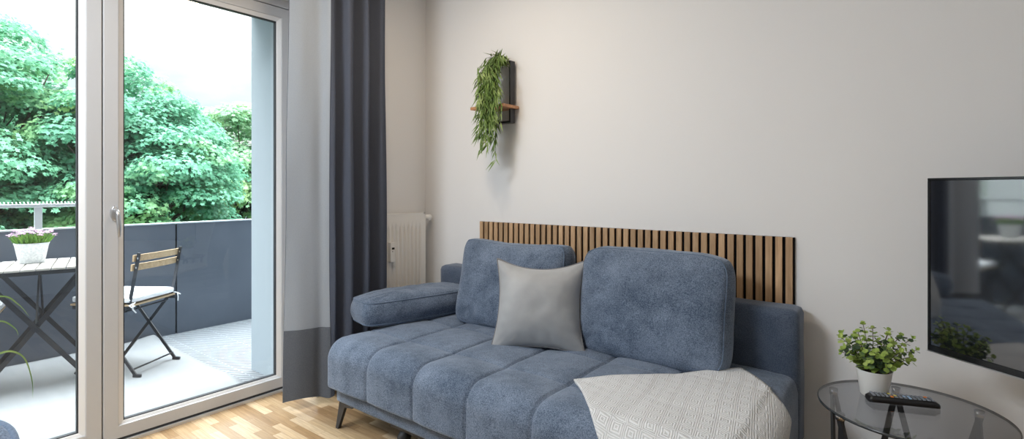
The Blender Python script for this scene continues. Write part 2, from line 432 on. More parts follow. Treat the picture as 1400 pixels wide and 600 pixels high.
M['blanket'] = blanket_mat()
M['felt'] = pbr('black_felt', (.008, .009, .012), .95, spec=.1)
M['oak'] = wood_mat('oak_veneer', (.34, .21, .115), (.58, .395, .24), stretch=(26, 26, 2.2), scale=2.2, cellx=.04)
M['shelf_wood'] = wood_mat('shelf_board_wood', (.42, .20, .10), (.62, .33, .18), stretch=(3, 30, 30), scale=2)
M['bamboo'] = leaf_mat('trailing_leaves', (.09, .16, .04), (.24, .36, .10), (.36, .47, .18), .25, nscale=14)
M['stem'] = pbr('green_stems', (.10, .16, .05), .6)
M['tv_black'] = pbr('piano_black', (.010, .011, .013), .18)
M['screen'] = pbr('screen_glass', (.006, .007, .009), .05)
for n_ in M['screen'].node_tree.nodes:
    if n_.type == 'BSDF_PRINCIPLED': n_.inputs['IOR'].default_value = 2.7
M['smoked'] = glass_mat('smoked_glass', (.70, .71, .73), .9, ior=1.55)
M['glass_edge'] = pbr('smoked_glass_edge', (.03, .035, .04), .15)
M['ceramic'] = pbr('white_ceramic', (.74, .74, .73), .4, bump=.05, bscale=80)
M['soil'] = pbr('potting_soil', (.05, .035, .022), .95, bump=1, bscale=150)
M['euca'] = leaf_mat('round_leaves', (.05, .085, .06), (.13, .21, .09), (.38, .52, .10), .25, nscale=16)
M['euca_light'] = leaf_mat('young_round_leaves', (.30, .44, .09), (.46, .60, .16), (.5, .62, .2), .3, nscale=16)
M['brown_stem'] = pbr('brown_stems', (.10, .08, .05), .7)
M['remote'] = pbr('remote_plastic', (.012, .012, .014), .35)
M['button'] = pbr('rubber_buttons', (.22, .24, .28), .6)
M['button_orange'] = pbr('orange_button', (.75, .22, .03), .5)
M['button_blue'] = pbr('pale_blue_button', (.35, .5, .7), .5)
M['button_yellow'] = pbr('yellow_button', (.7, .6, .15), .5)
M['pot_speckle'] = pbr('speckled_white_pot', (.60, .63, .66), .6, c2=(.80, .82, .83), nscale=90, detail=2)
M['pot_green'] = leaf_mat('flower_greenery', (.10, .24, .05), (.22, .42, .08), (.34, .50, .10), .3, nscale=20)
M['petal'] = leaf_mat('pink_petals', (.55, .30, .48), (.75, .55, .70), (.8, .66, .76), .3, nscale=30)
M['grass'] = pbr('grass_blade', (.10, .22, .05), .4, c2=(.30, .42, .14), nscale=9)
M['dark_pot'] = pbr('dark_planter', (.04, .04, .045), .5)
M['tree_a'] = leaf_mat('maple_leaves', (.11, .32, .21), (.22, .50, .33), (.36, .58, .24), .45)
M['tree_b'] = leaf_mat('maple_leaves_yellowish', (.13, .35, .22), (.25, .52, .33), (.42, .62, .24), .45)
M['tree_c'] = leaf_mat('pale_leaves', (.20, .38, .24), (.34, .52, .30), (.44, .60, .26), .45)
M['bark'] = pbr('bark', (.05, .04, .032), .9, c2=(.09, .075, .06), nscale=8, bump=.8, bscale=30)
M['facade'] = pbr('white_render', (.60, .61, .62), .9, c2=(.66, .67, .68), nscale=3)
M['dark_pane'] = pbr('dark_window_pane', (.05, .08, .10), .1, spec=.6)
M['ground'] = pbr('lawn', (.06, .12, .05), .95, c2=(.09, .15, .06), nscale=2)

# ------------------------------------------------------------------ the room
CEIL = 2.66
XD = -.235           # room-side face of the door sashes
OY0, OY1, OZ = -2.745, -.84, 2.365   # door opening
def struct(name, mb, mat, parent=None, **kw):
    o = mb.build(name, mat, parent, **kw)
    if parent is None: o['kind'] = 'structure'
    return o

struct('floor', MB().box((-.32, -5.2, -.12), (4.6, .12, 0)), M['floor'])
struct('ceiling', MB().box((-.81, -5.2, CEIL), (4.6, .12, CEIL + .12)), M['ceiling'])
struct('wall_back', MB().box((0, 0, 0), (4.6, .12, CEIL)), M['wall'])
struct('wall_right', MB().box((4.5, -5.1, 0), (4.6, 0, CEIL)), M['wall'])
struct('wall_front', MB().box((0, -5.2, 0), (4.6, -5.1, CEIL)), M['wall'])
# window wall in three pieces round the opening: room-side plaster, outside plaster
def wallbox(name, a, b, mat): return struct(name, MB().box(a, b), mat)
wallbox('wall_left', (-.30, OY1, -.0), (0, .12, CEIL), M['wall'])
WY0, WY1, WZ0 = -4.75, -3.05, .30  # opening for the added window
wallbox('wall_left', (-.30, -5.2, -.0), (0, WY0, CEIL), M['wall'])
wallbox('wall_left', (-.30, WY1, -.0), (0, OY0, CEIL), M['wall'])
wallbox('wall_left', (-.30, WY0, -.0), (0, WY1, WZ0), M['wall'])
wallbox('wall_left', (-.30, WY0, OZ), (0, WY1, CEIL), M['wall'])
wallbox('wall_left', (-.30, OY0, OZ), (0, OY1, CEIL), M['wall'])
wallbox('wall_outside', (-.80, OY1 + .0, -.4), (-.302, 4, 6), M['plaster'])
wallbox('wall_outside', (-.80, -7, -.4), (-.302, WY0, 6), M['plaster'])
wallbox('wall_outside', (-.80, WY1, -.4), (-.302, OY0, 6), M['plaster'])
wallbox('wall_outside', (-.80, WY0, -.4), (-.302, WY1, WZ0 - .03), M['plaster'])
wallbox('wall_outside', (-.80, WY0, OZ + .02), (-.302, WY1, 6), M['plaster'])
wallbox('wall_outside', (-.80, OY0, OZ + .02), (-.302, OY1, 6), M['plaster'])
struct('baseboard_left', MB().box((.0, -.856, 0), (.015, 0, .06)).box((-.22, -.856, 0), (0, -.8405, .06)), M['skirting'], bevel=.003)
struct('baseboard_back', MB().box((.015, -.015, 0), (4.5, 0, .06)), M['skirting'], bevel=.003)

# balcony door: two sashes in a frame
door = empty('door_1'); door['kind'] = 'structure'
fr = MB()
fr.box((XD - .075, OY1 - .035, 0.02), (XD - .012, OY1, OZ)).box((XD - .075, OY0, 0.02), (XD - .012, OY0 + .035, OZ))
fr.box((XD - .075, OY0 + .035, 2.276), (XD - .002, OY1 - .035, OZ)).box((XD - .085, OY0 + .035, 2.325), (XD + .012, OY1 - .035, OZ))
fr.build('door_frame', M['pvc'], door, bevel=.003)
MB().box((XD - .09, OY0, -.01), (XD + .012, OY1, .014)).build('threshold', M['threshold'], door, bevel=.002)
MB().box((XD - .05, OY0, .0142), (XD - .0005, OY1, .024)).build('threshold_gasket', M['gasket'], door)
def rect_frame(mb, x0, x1, y0, y1, z0, z1, w, chamfer=0):
    """mitred rectangular frame, optionally with its inner room-side edge sloping back"""
    o = [(y0, z0), (y1, z0), (y1, z1), (y0, z1)]
    i = [(y0+w, z0+w), (y1-w, z0+w), (y1-w, z1-w), (y0+w, z1-w)]
    vs = [(x1, *p) for p in o] + [(x1 - chamfer, *p) for p in i] + [(x0, *p) for p in o] + [(x0, *p) for p in i]
    fs = []
    for k in range(4):
        l = (k+1) % 4
        fs += [(k, l, 4+l, 4+k), (8+k, 12+k, 12+l, 8+l), (k, 8+k, 8+l, l), (4+k, 4+l, 12+l, 12+k)]
    return mb.add(vs, fs)
SZ0, SZ1 = .024, 2.272
for (y0, y1) in ((-1.783, -.872), (-2.706, -1.787)):
    s = rect_frame(MB(), XD - .07, XD, y0, y1, SZ0, SZ1, .060).build('sash', M['pvc'], door, bevel=.004)
    rect_frame(MB(), XD - .05, XD - .005, y0 + .0595, y1 - .0595, SZ0 + .0515, SZ1 - .0595, .022, .012).build('glazing_bead', M['bead'], s, bevel=.0015)
    rect_frame(MB(), XD - .045, XD - .0205, y0 + .081, y1 - .081, SZ0 + .073, SZ1 - .081, .005).build('glazing_gasket', M['gasket'], s)
    MB().box((XD - .037, y0 + .07, SZ0 + .06), (XD - .031, y1 - .07, SZ1 - .07)).build('glass_pane', M['pane'], s)
MB().box((XD - .06, -1.7868, SZ0), (XD - .012, -1.7832, SZ1)).build('meeting_gasket', M['gasket'], door)
win = empty('added_window'); win['kind'] = 'structure'  # window added out of view to let in more daylight from the left
rect_frame(MB(), XD - .07, XD, WY0, WY1, WZ0, OZ, .09).build('window_frame', M['pvc'], win, bevel=.004)
MB().box((XD - .037, WY0 + .08, WZ0 + .08), (XD - .031, WY1 - .08, OZ - .08)).build('window_pane', M['pane'], win)
# handle: oval rose with a lever turned down
h = MB()
T = Matrix.Translation((XD, -1.741, 1.085)) @ Matrix.Rotation(PI/2, 4, 'Y') @ Matrix.Diagonal((2.1, 1, 1, 1))
h.lathe([(.0165, 0), (.0165, .009), (.014, .012), (.0, .0125)], 24, T)
h.build('handle_rose', M['alu'], door)
pts = []; rr = []
for t in np.linspace(0, 1, 18):
    if t < .3:
        k = t/.3; pts.append((XD + .008 + .047*math.sin(k*PI/2), -1.741, 1.10 - .018*(1-math.cos(k*PI/2)))); rr.append(.0085)
    else:
        k = (t-.3)/.7; pts.append((XD + .055 + .006*math.sin(k*PI), -1.741 + .004*k, 1.082 - .105*k)); rr.append(.0085 + .002*math.sin(k*PI) - .003*k)
MB().tube(pts, rr, 12).build('door_handle', M['alu'], door)

# ------------------------------------------------------------------ balcony
ZB = -.02
struct('balcony_floor', MB().box((-2.23, -7, ZB - .2), (-.30, 4, ZB)), M['deck'])
par = empty('balcony_parapet'); par['kind'] = 'structure'
ys = [-.816 + k*1.62 for k in range(-4, 4)]
for a, b in zip(ys[:-1], ys[1:]):
    MB().box((-2.19, a + .006, ZB - .3), (-2.17, b - .006, .905)).build('parapet_panel', M['hpl'], par, bevel=.002)
MB().box((-2.205, ys[0], ZB - .3), (-2.195, ys[-1], .90)).build('parapet_backing', M['gasket'], par)
MB().box((-2.215, ys[0], .905), (-2.165, ys[-1], .917)).build('parapet_cap', M['galv'], par, bevel=.002)
rail = empty('balcony_railing'); rail['kind'] = 'structure'
MB().box((-2.195, -6.0, 1.068), (-2.165, -1.455, 1.092)).build('handrail', M['galv'], rail, bevel=.003)
for y in (-1.68, -2.9, -4.1, -5.3):
    MB().box((-2.19, y - .021, .917), (-2.17, y + .021, 1.068)).build('railing_post', M['galv'], rail, bevel=.002)
sp = MB()
y = -1.47
while y > -6:
    for dx, lean in ((-.008, -.01), (.008, .01)):
        sp.bar((-2.18 + dx, y, 1.092), (-2.18 + dx + lean, y - .004, 1.107), .0025, .0025)
    y -= .02
tag(sp.build('spike_strip', M['white_plastic'], rail), kind='stuff')
# rug
ru = MB()
nx, ny = 40, 60
def rug_z(x, y):
    c = max(0, 1 - math.hypot(x + 2.12, y + 1.0)/.22)
    return ZB + .006 + .035*c*c + .0015*noise.noise((x*4, y*4, 0))
rows = [[(x, y + .012*noise.noise((x*2, 3, 1)), rug_z(x, y)) for y in np.linspace(-3.6, -.985, ny)] for x in np.linspace(-2.15, -.46, nx)]
ru.grid(rows)
tag(ru.build('outdoor_rug', M['rug'], None, solid=.006), 'off-white woven outdoor rug covering the balcony floor under table and chairs', 'rug')

# ------------------------------------------------------------------ curtain
def curtain_path(z):
    """folded cloth seen from above, from the window edge to the corner edge"""
    f = (CEIL - z)/CEIL
    key = [(-1.045 - .035*f, .030 - .015*f), (-1.00 - .02*f, .055), (-.955, .075), (-.905, .085), (-.875, .125), (-.845, .135), (-.83, .09), (-.805, .075), (-.785, .13),
           (-.765, .165), (-.735, .15), (-.725, .09), (-.70, .075), (-.675, .12), (-.655, .165), (-.625, .15), (-.61, .09), (-.59, .075), (-.565, .11), (-.54, .155),
           (-.51 + .02*f, .145), (-.49 + .03*f, .10), (-.475 + .04*f, .08)]
    out = []
    for i, (y, x) in enumerate(key):
        w = .012*noise.noise((i*.9, z*1.3, 2.0)); w2 = .010*noise.noise((i*.9, z*1.1, 7.0))
        out.append((x + w + .045, y + w2*min(1, f*2)))
    return out
def catmull(pts, k):
    res = []
    n = len(pts)
    for i in range(n-1):
        p0, p1, p2, p3 = pts[max(0, i-1)], pts[i], pts[i+1], pts[min(n-1, i+2)]
        for j in range(k):
            t = j/k
            res.append(tuple(.5*((2*b) + (-a+c)*t + (2*a-5*b+4*c-d)*t*t + (-a+3*b-3*c+d)*t**3) for a, b, c, d in zip(p0, p1, p2, p3)))
    res.append(pts[-1]); return res
def curtain_rows(z0, z1, n, off=0.0):
    rows = []
    for z in np.linspace(z0, z1, n):
        p = catmull(curtain_path(z), 6)
        zz = z
        row = []
        for i, (x, y) in enumerate(p):
            a = p[max(0, i-1)]; b = p[min(len(p)-1, i+1)]
            tx, ty = b[0]-a[0], b[1]-a[1]; l = math.hypot(tx, ty) or 1
            zb = zz + (.03*(1 - i/len(p))*0 + .012*math.sin(i*.21))*max(0, 1 - zz/.5)
            row.append((x - ty/l*off, y + tx/l*off, zb))
        rows.append(row)
    return rows
cur = empty('curtain', (.1, -.76, 0), 0, 'floor-length grey pleated curtain hanging between the balcony door and the radiator', 'curtain')
def local(rows, o): return [[(x-o[0], y-o[1], z-o[2]) for x, y, z in r] for r in rows]
co = (.1, -.76, 0)
MB().grid(local(curtain_rows(.055, CEIL - .015, 60), co)).build('cloth', M['curtain'], cur)
nl = 4*6 + 2      # the leading edge is turned over so that its pale lining faces the room
lin = [r_[:nl] for r_ in curtain_rows(.43, CEIL - .015, 50, -.004)]
tag(MB().grid(local(lin, co)).build('lining', M['lining'], cur), 'pale grey lining showing along the turned-back edge')
hm = [r_[:nl] for r_ in curtain_rows(.055, .437, 16, -.005)]
tag(MB().grid(local(hm, co)).build('hem', M['curtain_hem'], cur), 'deep dark hem below the lining')
MB().box((-.055, -.40, CEIL - .018), (.085, .36, CEIL - .0)).build('curtain_track', M['white_plastic'], cur)
# side seam of the cloth
MB().tube([(curtain_path(z)[0][0]-.1, curtain_path(z)[0][1]+.76, z) for z in np.linspace(.055, CEIL-.02, 40)], .0035, 6).build('side_seam', M['curtain_hem'], cur)

# ------------------------------------------------------------------ radiator
ra = empty('radiator', (.03, -.40, .16), 0, 'white ribbed panel radiator on the wall below the corner', 'radiator')
RW, RH = .30, .875       # half width, height
rows = []
ny_, nz_ = 160, 40
for j in range(nz_+1):
    z = RH*j/nz_
    ez = min(1, max(0, (z-.045)/.02)) * min(1, max(0, (RH-.075-z)/.02))
    row = []
    for i in range(ny_+1):
        y = -RW + 2*RW*i/ny_
        ey = min(1, max(0, (RW-.02-abs(y))/.01))
        ph = (y/.0333) % 1.0
        rib = min(1, max(0, (abs(ph-.5)-.12)/.16)); rib = rib*rib*(3-2*rib)
        row.append((.072 - .010*ez*ey*(1-rib) + .003*ez*ey*rib, y, z))
    rows.append(row)
MB().grid(rows).build('front_panel', M['radiator'], ra)
MB().box((.002, -RW, .0), (.062, RW, .01)).box((.0, -RW+.01, .01), (.055, RW-.01, RH-.03)).build('convector', M['radiator'], ra)
for s_, nm in ((-1, 'side_cover'), (1, 'side_cover')):
    y0, y1 = sorted((s_*RW, s_*(RW+.004)))
    MB().box((.0, y0, 0), (.074, y1, RH+.004)).build(nm, M['radiator'], ra, bevel=.0015)
g = MB().box((.0, -RW, RH-.004), (.074, -RW+.012, RH+.004)).box((.0, RW-.012, RH-.004), (.074, RW, RH+.004)).box((.064, -RW, RH-.004), (.074, RW, RH+.004)).box((0, -RW, RH-.004), (.01, RW, RH+.004))
for k in range(22):
    y = -RW + .02 + k*(2*RW-.04)/21
    g.box((.01, y-.004, RH-.002), (.064, y+.004, RH+.003))
g.build('top_grille', M['radiator'], ra)
for yb in (-.2, .16):
    for za, zb in ((RH-.2, RH-.05), (.1, .2)): MB().box((-.03, yb, za), (0, yb+.04, zb)).build('wall_bracket', M['radiator'], ra)
vb = MB().tube([(.045, RW, RH-.032), (.045, RW+.022, RH-.032)], .011, 14).tube([(.045, RW+.010, RH-.032), (.012, RW+.010, RH-.032), (-.03, RW+.010, RH-.032)], .007, 10)
val = vb.build('valve', M['chrome'], ra)
kn = MB(); T = Matrix.Translation((.045, RW+.020, RH-.032)) @ Matrix.Rotation(-PI/2, 4, 'X')
kn.lathe([(.013, 0), (.0165, .003), (.0165, .018), (.019, .021), (.0195, .046), (.017, .054), (.012, .057), (0, .057)], 20, T)
for k in range(10):
    a = 2*PI*k/10
    kn.bar(T @ V((.0195*math.cos(a), .0195*math.sin(a), .024)), T @ V((.0195*math.cos(a), .0195*math.sin(a), .045)), .004, .003)
kn.build('thermostat_knob', M['white_plastic'], val)
me_ = MB().box((.070, -.014, .575), (.098, .024, .70)).build('heat_meter', M['white_plastic'], ra, bevel=.004)
MB().box((.0975, -.005, .655), (.0985, .016, .668)).box((.0975, -.001, .640), (.0985, .003, .646)).build('meter_display', M['dark_plastic'], me_)

# ------------------------------------------------------------------ slatted wall panel
px0, px1, pz0, pz1 = .520, 2.320, .40, .990
pan = empty('slat_wall_panel', (px0, 0, pz0), 0, 'oak slatted acoustic panel on the wall behind the sofa', 'wall panel')
MB().box((0, -.009, 0), (px1-px0, -.0, pz1-pz0)).build('felt_backing', M['felt'], pan)
sl = MB()
for k in range(45):
    sl.box((.0065 + k*.04, -.021, 0), (.0335 + k*.04, -.009, pz1-pz0))
sl.build('slats', M['oak'], pan, bevel=.0008, seg=1)

# ------------------------------------------------------------------ wall shelf and trailing plant
sh = empty('wall_shelf', (.705, 0, 1.60), 0, 'small black metal frame shelf with a wooden board on the wall', 'shelf')
f = MB(); w2, hh, t, y0, y1 = .105, .375, .012, -.062, -.018
f.box((-w2, y0, 0), (-w2+t, y1, hh)).box((w2-t, y0, 0), (w2, y1, hh)).box((-w2+t, y0, 0), (w2-t, y1, t)).box((-w2+t, y0, hh-t), (w2-t, y1, hh))
f.build('metal_frame', M['black_metal'], sh, bevel=.001)
MB().box((-.138, -.155, .085), (.125, -.004, .103)).build('shelf_board', M['shelf_wood'], sh, bevel=.002)

tp = empty('trailing_plant', (.705, -.045, 1.975), 0, 'trailing green long-leaved plant hanging over the black wall shelf', 'plant')
rnd = random.Random(11)
stems = MB(); leaves = []
def long_leaf(p, d, nrm, Ln, W):
    d = V(d).normalized(); s = d.cross(V(nrm))
    if s.length < 1e-4: s = d.orthogonal()
    s.normalize(); up = s.cross(d)
    p = V(p)
    a = p; b = p + d*Ln*.35 + s*W*.5 + up*W*.15; c = p + d*Ln - up*Ln*.08; e = p + d*Ln*.35 - s*W*.5 + up*W*.15
    leaves.append((a, b, c, e))
for k in range(30):
    sx = rnd.uniform(-.015, .085); sy = rnd.uniform(-.05, .03)
    out_y = rnd.uniform(-.155, -.118); Ln = rnd.choice([.26, .32, .38, .44, .48, .54, .60]) * rnd.uniform(.85, 1.1)
    drift = rnd.uniform(-.03, .03)
    pts = []
    n = 16
    for i in range(n+1):
        t = i/n
        rise = .03*math.sin(min(1, t*5)*PI)
        y = sy + (out_y - sy)*min(1, t*4)
        pts.append(V((sx + drift*t*1.3 + .008*math.sin(t*9+k), y - .015*math.sin(t*3+k), rise - Ln*max(0, t-.08))))
    stems.tube(pts, .0014, 5)
    for i in range(1, n+1):
        for _ in range(2 if Ln < .45 else 3):
            if i > n*.9 or rnd.random() < .9:
                a = rnd.uniform(-1.1, 1.1)
                d = V((math.sin(a)*.8, -rnd.uniform(.05, .55), -rnd.uniform(.6, 1.1)))
                p = pts[i] + V((rnd.uniform(-.004, .004), 0, rnd.uniform(-.012, .012)))
                long_leaf(p, d, (rnd.uniform(-.5, .5), -1, .3), rnd.uniform(.05, .095), rnd.uniform(.008, .0125))
for k in range(30):   # tuft over the top bar
    a = rnd.uniform(0, 2*PI)
    d = V((math.cos(a)*1.0, -abs(math.sin(a))*.8, rnd.uniform(-.5, .7)))
    long_leaf((rnd.uniform(-.03, .07), rnd.uniform(-.05, .01), .02 + rnd.uniform(-.01, .015)), d, (0, 0, 1), rnd.uniform(.05, .10), rnd.uniform(.009, .015))
stems.tube([(-.06, -.0, .004), (.0, -.01, .014), (.05, -.005, .004)], .012, 8)
stems.build('stems', M['stem'], tp)
quads_mesh('leaves', np.array([[tuple(q) for q in l] for l in leaves]), M['bamboo'], tp)

# ------------------------------------------------------------------ sofa
SX0, SX1, SYF, SYB, ST, SB = .405, 2.36, -1.045, -.19, .452, .208
XS = [.405, .735, 1.05, 1.355, 1.665, 1.975, 2.36]
YS = [-1.06, -.80, -.48, -.16]
def cell(v, ks):
    """0 on a seam, 1 mid-cell; also the distance to the nearest seam"""
    for a, b in zip(ks[:-1], ks[1:]):
        if a <= v <= b:
            t = (v-a)/(b-a)
            return (max(0, math.sin(PI*t)))**.38, min(v-a, b-v)
    return 0, 0
def seat_top(x, y):
    px, dx = cell(x, XS)
    if y > YS[1]: py, dy = cell(y, YS)
    else:
        py, dy = (1 if y < -.93 else .5 + .5*min(1, (-.80-y)/.13)**.5), 9
        py = max(.0, min(1, ((-.80 - y)/.13)))**.45 if y > -.93 else 1
        dy = -.80 - y
    # cross seams fade between the tufts so the pinch sits where the seams meet
    puff = .023*px*(.35 + .65*py) if y > -.93 else .023*px
    gr = .008*math.exp(-(dx/.006)**2) + .003*math.exp(-(dy/.006)**2)
    return ST - .016 + puff - gr
R_ = .085
def seat_point(x, s):
    """walk along the cross-section: s metres from the back edge over the front edge and down"""
    top_len = (SYB - (SYF + R_))
    px, dx = cell(x, XS)
    gr = .009*math.exp(-(dx/.0055)**2)
    if s <= top_len:
        y = SYB - s
        return V((x, y, seat_top(x, y))), V((0, 0, 1))
    s2 = s - top_len
    arc = R_*PI/2
    zt = ST - .016
    puff = .023*px - gr
    if s2 <= arc:
        a = s2/R_
        c = V((x, SYF + R_, zt - R_)); n = V((0, -math.sin(a), math.cos(a)))
        fo = 1 - .35*(a/(PI/2))
        return c + n*(R_ + puff*fo), n
    s3 = s2 - arc
    zb = zt - R_ - SB
    t = min(1, s3/zb)
    low = max(0, (t-.86)/.14)
    fo = .65*(1 - low**2)
    yy = SYF - (puff*fo if puff > 0 else puff) + .02*low*low
    return V((x, yy, zt - R_ - zb*t)), V((0, -1, 0))
SLEN = (SYB - (SYF + R_)) + R_*PI/2 + (ST - .016 - R_ - SB)
sofa = empty('sofa', (1.36, -.55, 0), 0, 'blue-grey upholstered sofa bed with tufted seat and black metal legs by the wall', 'sofa')
so = V((1.36, -.55, 0))
nxs, nss = 300, 150
xs = []
for i in range(nxs+1): xs.append(SX0 + (SX1-SX0)*i/nxs)
rows = []
cen = V((0, (SYF+SYB)/2, (ST+SB)/2))
def rnd_end(x):
    r = .045; d = min(x-SX0, SX1-x)
    return 0 if d >= r else r - math.sqrt(max(0, r*r - (r-d)**2))
for x in xs:
    e = rnd_end(x); row = []
    for j in range(nss+1):
        p, n_ = seat_point(x, SLEN*j/nss)
        w = .0025*noise.noise(p*9) + .0012*noise.noise(p*31)
        p = p + n_*w
        # rounded ends
        p = p - n_*e + V((0, 0, e*.6 if j > nss*.97 else 0))
        row.append(p - so)
    row.append(V((x, SYF + .05, SB)) - so); row.append(V((x, SYB, SB)) - so)
    rows.append(row)
mt = MB(); mt.grid(rows)
for row, flip in ((rows[0], 0), (rows[-1], 1)):
    mt.add([tuple(p) for p in row], [tuple(range(len(row)))], None, False)
mt.build('seat_mattress', M['sofa'], sofa, weld=True)
def rbox(name, a, b, mat, parent, r=.03, o=so, seg=4):
    a = V(a) - o; b = V(b) - o
    ob = MB().box(a, b).build(name, mat, parent, bevel=r, seg=seg)
    for p in ob.data.polygons: p.use_smooth = True
    return ob
def noisy_box(name, a, b, mat, parent, r=.035, amp=.004, o=so, n=(60, 10, 20)):
    """upholstered block: subdivided rounded box with slight unevenness"""
    a = V(a); b = V(b); c = (a+b)/2; hs = (b-a)/2
    bm = bmesh.new()
    bmesh.ops.create_cube(bm, size=2)
    # cut into a grid
    for ax in range(3):
        for k in range(1, n[ax]):
            t = -1 + 2*k/n[ax]
            no = [0, 0, 0]; no[ax] = 1; pc = [0, 0, 0]; pc[ax] = t
            bmesh.ops.bisect_plane(bm, geom=bm.verts[:]+bm.edges[:]+bm.faces[:], plane_co=pc, plane_no=no)
    for v in bm.verts:
        p = V((v.co.x*hs.x, v.co.y*hs.y, v.co.z*hs.z))
        q = V([max(-(hs[i]-r), min(hs[i]-r, p[i])) for i in range(3)])
        d = p - q
        if d.length > 1e-6:
            # project box surface to rounded surface
            dn = V(d)
            m_ = max(abs(dn[i]) for i in range(3))
            p = q + dn.normalized()*r if sum(abs(dn[i]) > 1e-6 for i in range(3)) > 1 else q + dn
        w = amp*noise.noise((p+c)*5)
        p = p + (d.normalized() if d.length > 0 else V((0, 0, 1)))*w
        v.co = p + c - o
    for f_ in bm.faces: f_.smooth = True
    me = bpy.data.meshes.new(name); bmesh.ops.recalc_face_normals(bm, faces=bm.faces); bm.to_mesh(me); bm.free()
    me.materials.append(mat)
    return link(bpy.data.objects.new(name, me), parent)
noisy_box('backrest', (.32, -.185, .135), (2.362, -.028, .712), M['sofa_shaded'], sofa, r=.032)
noisy_box('base', (.44, -1.012, .135), (2.33, -.185, .209), M['sofa'], sofa, r=.014, amp=.002, n=(40, 20, 6))
def sofa_leg(x, y, sx, sy):
    m_ = MB()
    # tapering splayed blade
    t0 = V((x, y, .136)); foot = V((x - sx*.030, y + sy*.004, .0))
    a = [t0 + V((-.004*sx, 0, 0)), t0 + V((.052*sx, 0, 0)), t0 + V((.105*sx, 0, 0)), t0 + V((.102*sx, 0, -.008)), t0 + V((.040*sx, 0, -.018)), V((foot.x + sx*.020, foot.y, .0)), V((foot.x, foot.y, 0))]
    th = .016
    vs = [tuple(p + V((0, -th/2, 0)) - so) for p in a] + [tuple(p + V((0, th/2, 0)) - so) for p in a]
    n = len(a)
    fs = [tuple(range(n)), tuple(range(n, 2*n))[::-1]] + [(i, n+i, n+(i+1) % n, (i+1) % n) for i in range(n)]
    m_.add(vs, fs)
    # return flange along the end of the base
    b = [t0 + V((0, 0, 0)), t0 + V((0, -sy*.085, 0)), t0 + V((0, -sy*.082, -.008)), t0 + V((-sx*.006, -sy*.03, -.020)), V((foot.x, foot.y - sy*.018, 0)), V((foot.x, foot.y, 0))]
    n = len(b)
    vs = [tuple(p + V((-th/3, 0, 0)) - so) for p in b] + [tuple(p + V((th/3, 0, 0)) - so) for p in b]
    fs = [tuple(range(n)), tuple(range(n, 2*n))[::-1]] + [(i, n+i, n+(i+1) % n, (i+1) % n) for i in range(n)]
    m_.add(vs, fs)
    return m_.build('leg', M['black_metal'], sofa)
sofa_leg(.462, -.995, 1, -1); sofa_leg(2.308, -.995, -1, -1); sofa_leg(.462, -.10, 1, 1); sofa_leg(2.308, -.10, -1, 1)
u = MB().box((.83-so.x, -.985-so.y, .112), (2.1-so.x, -.955-so.y, .137)).box((.88-so.x, -.955-so.y, .10), (2.05-so.x, -.30-so.y, .136))
u.build('bed_mechanism', M['black_metal'], sofa, bevel=.002)
for x in (.90, 1.95):
    MB().tube([(x-so.x, -.975-so.y, .085), (x+.03-so.x, -.975-so.y, .085)], .028, 14).build('roller', M['gasket'], sofa)

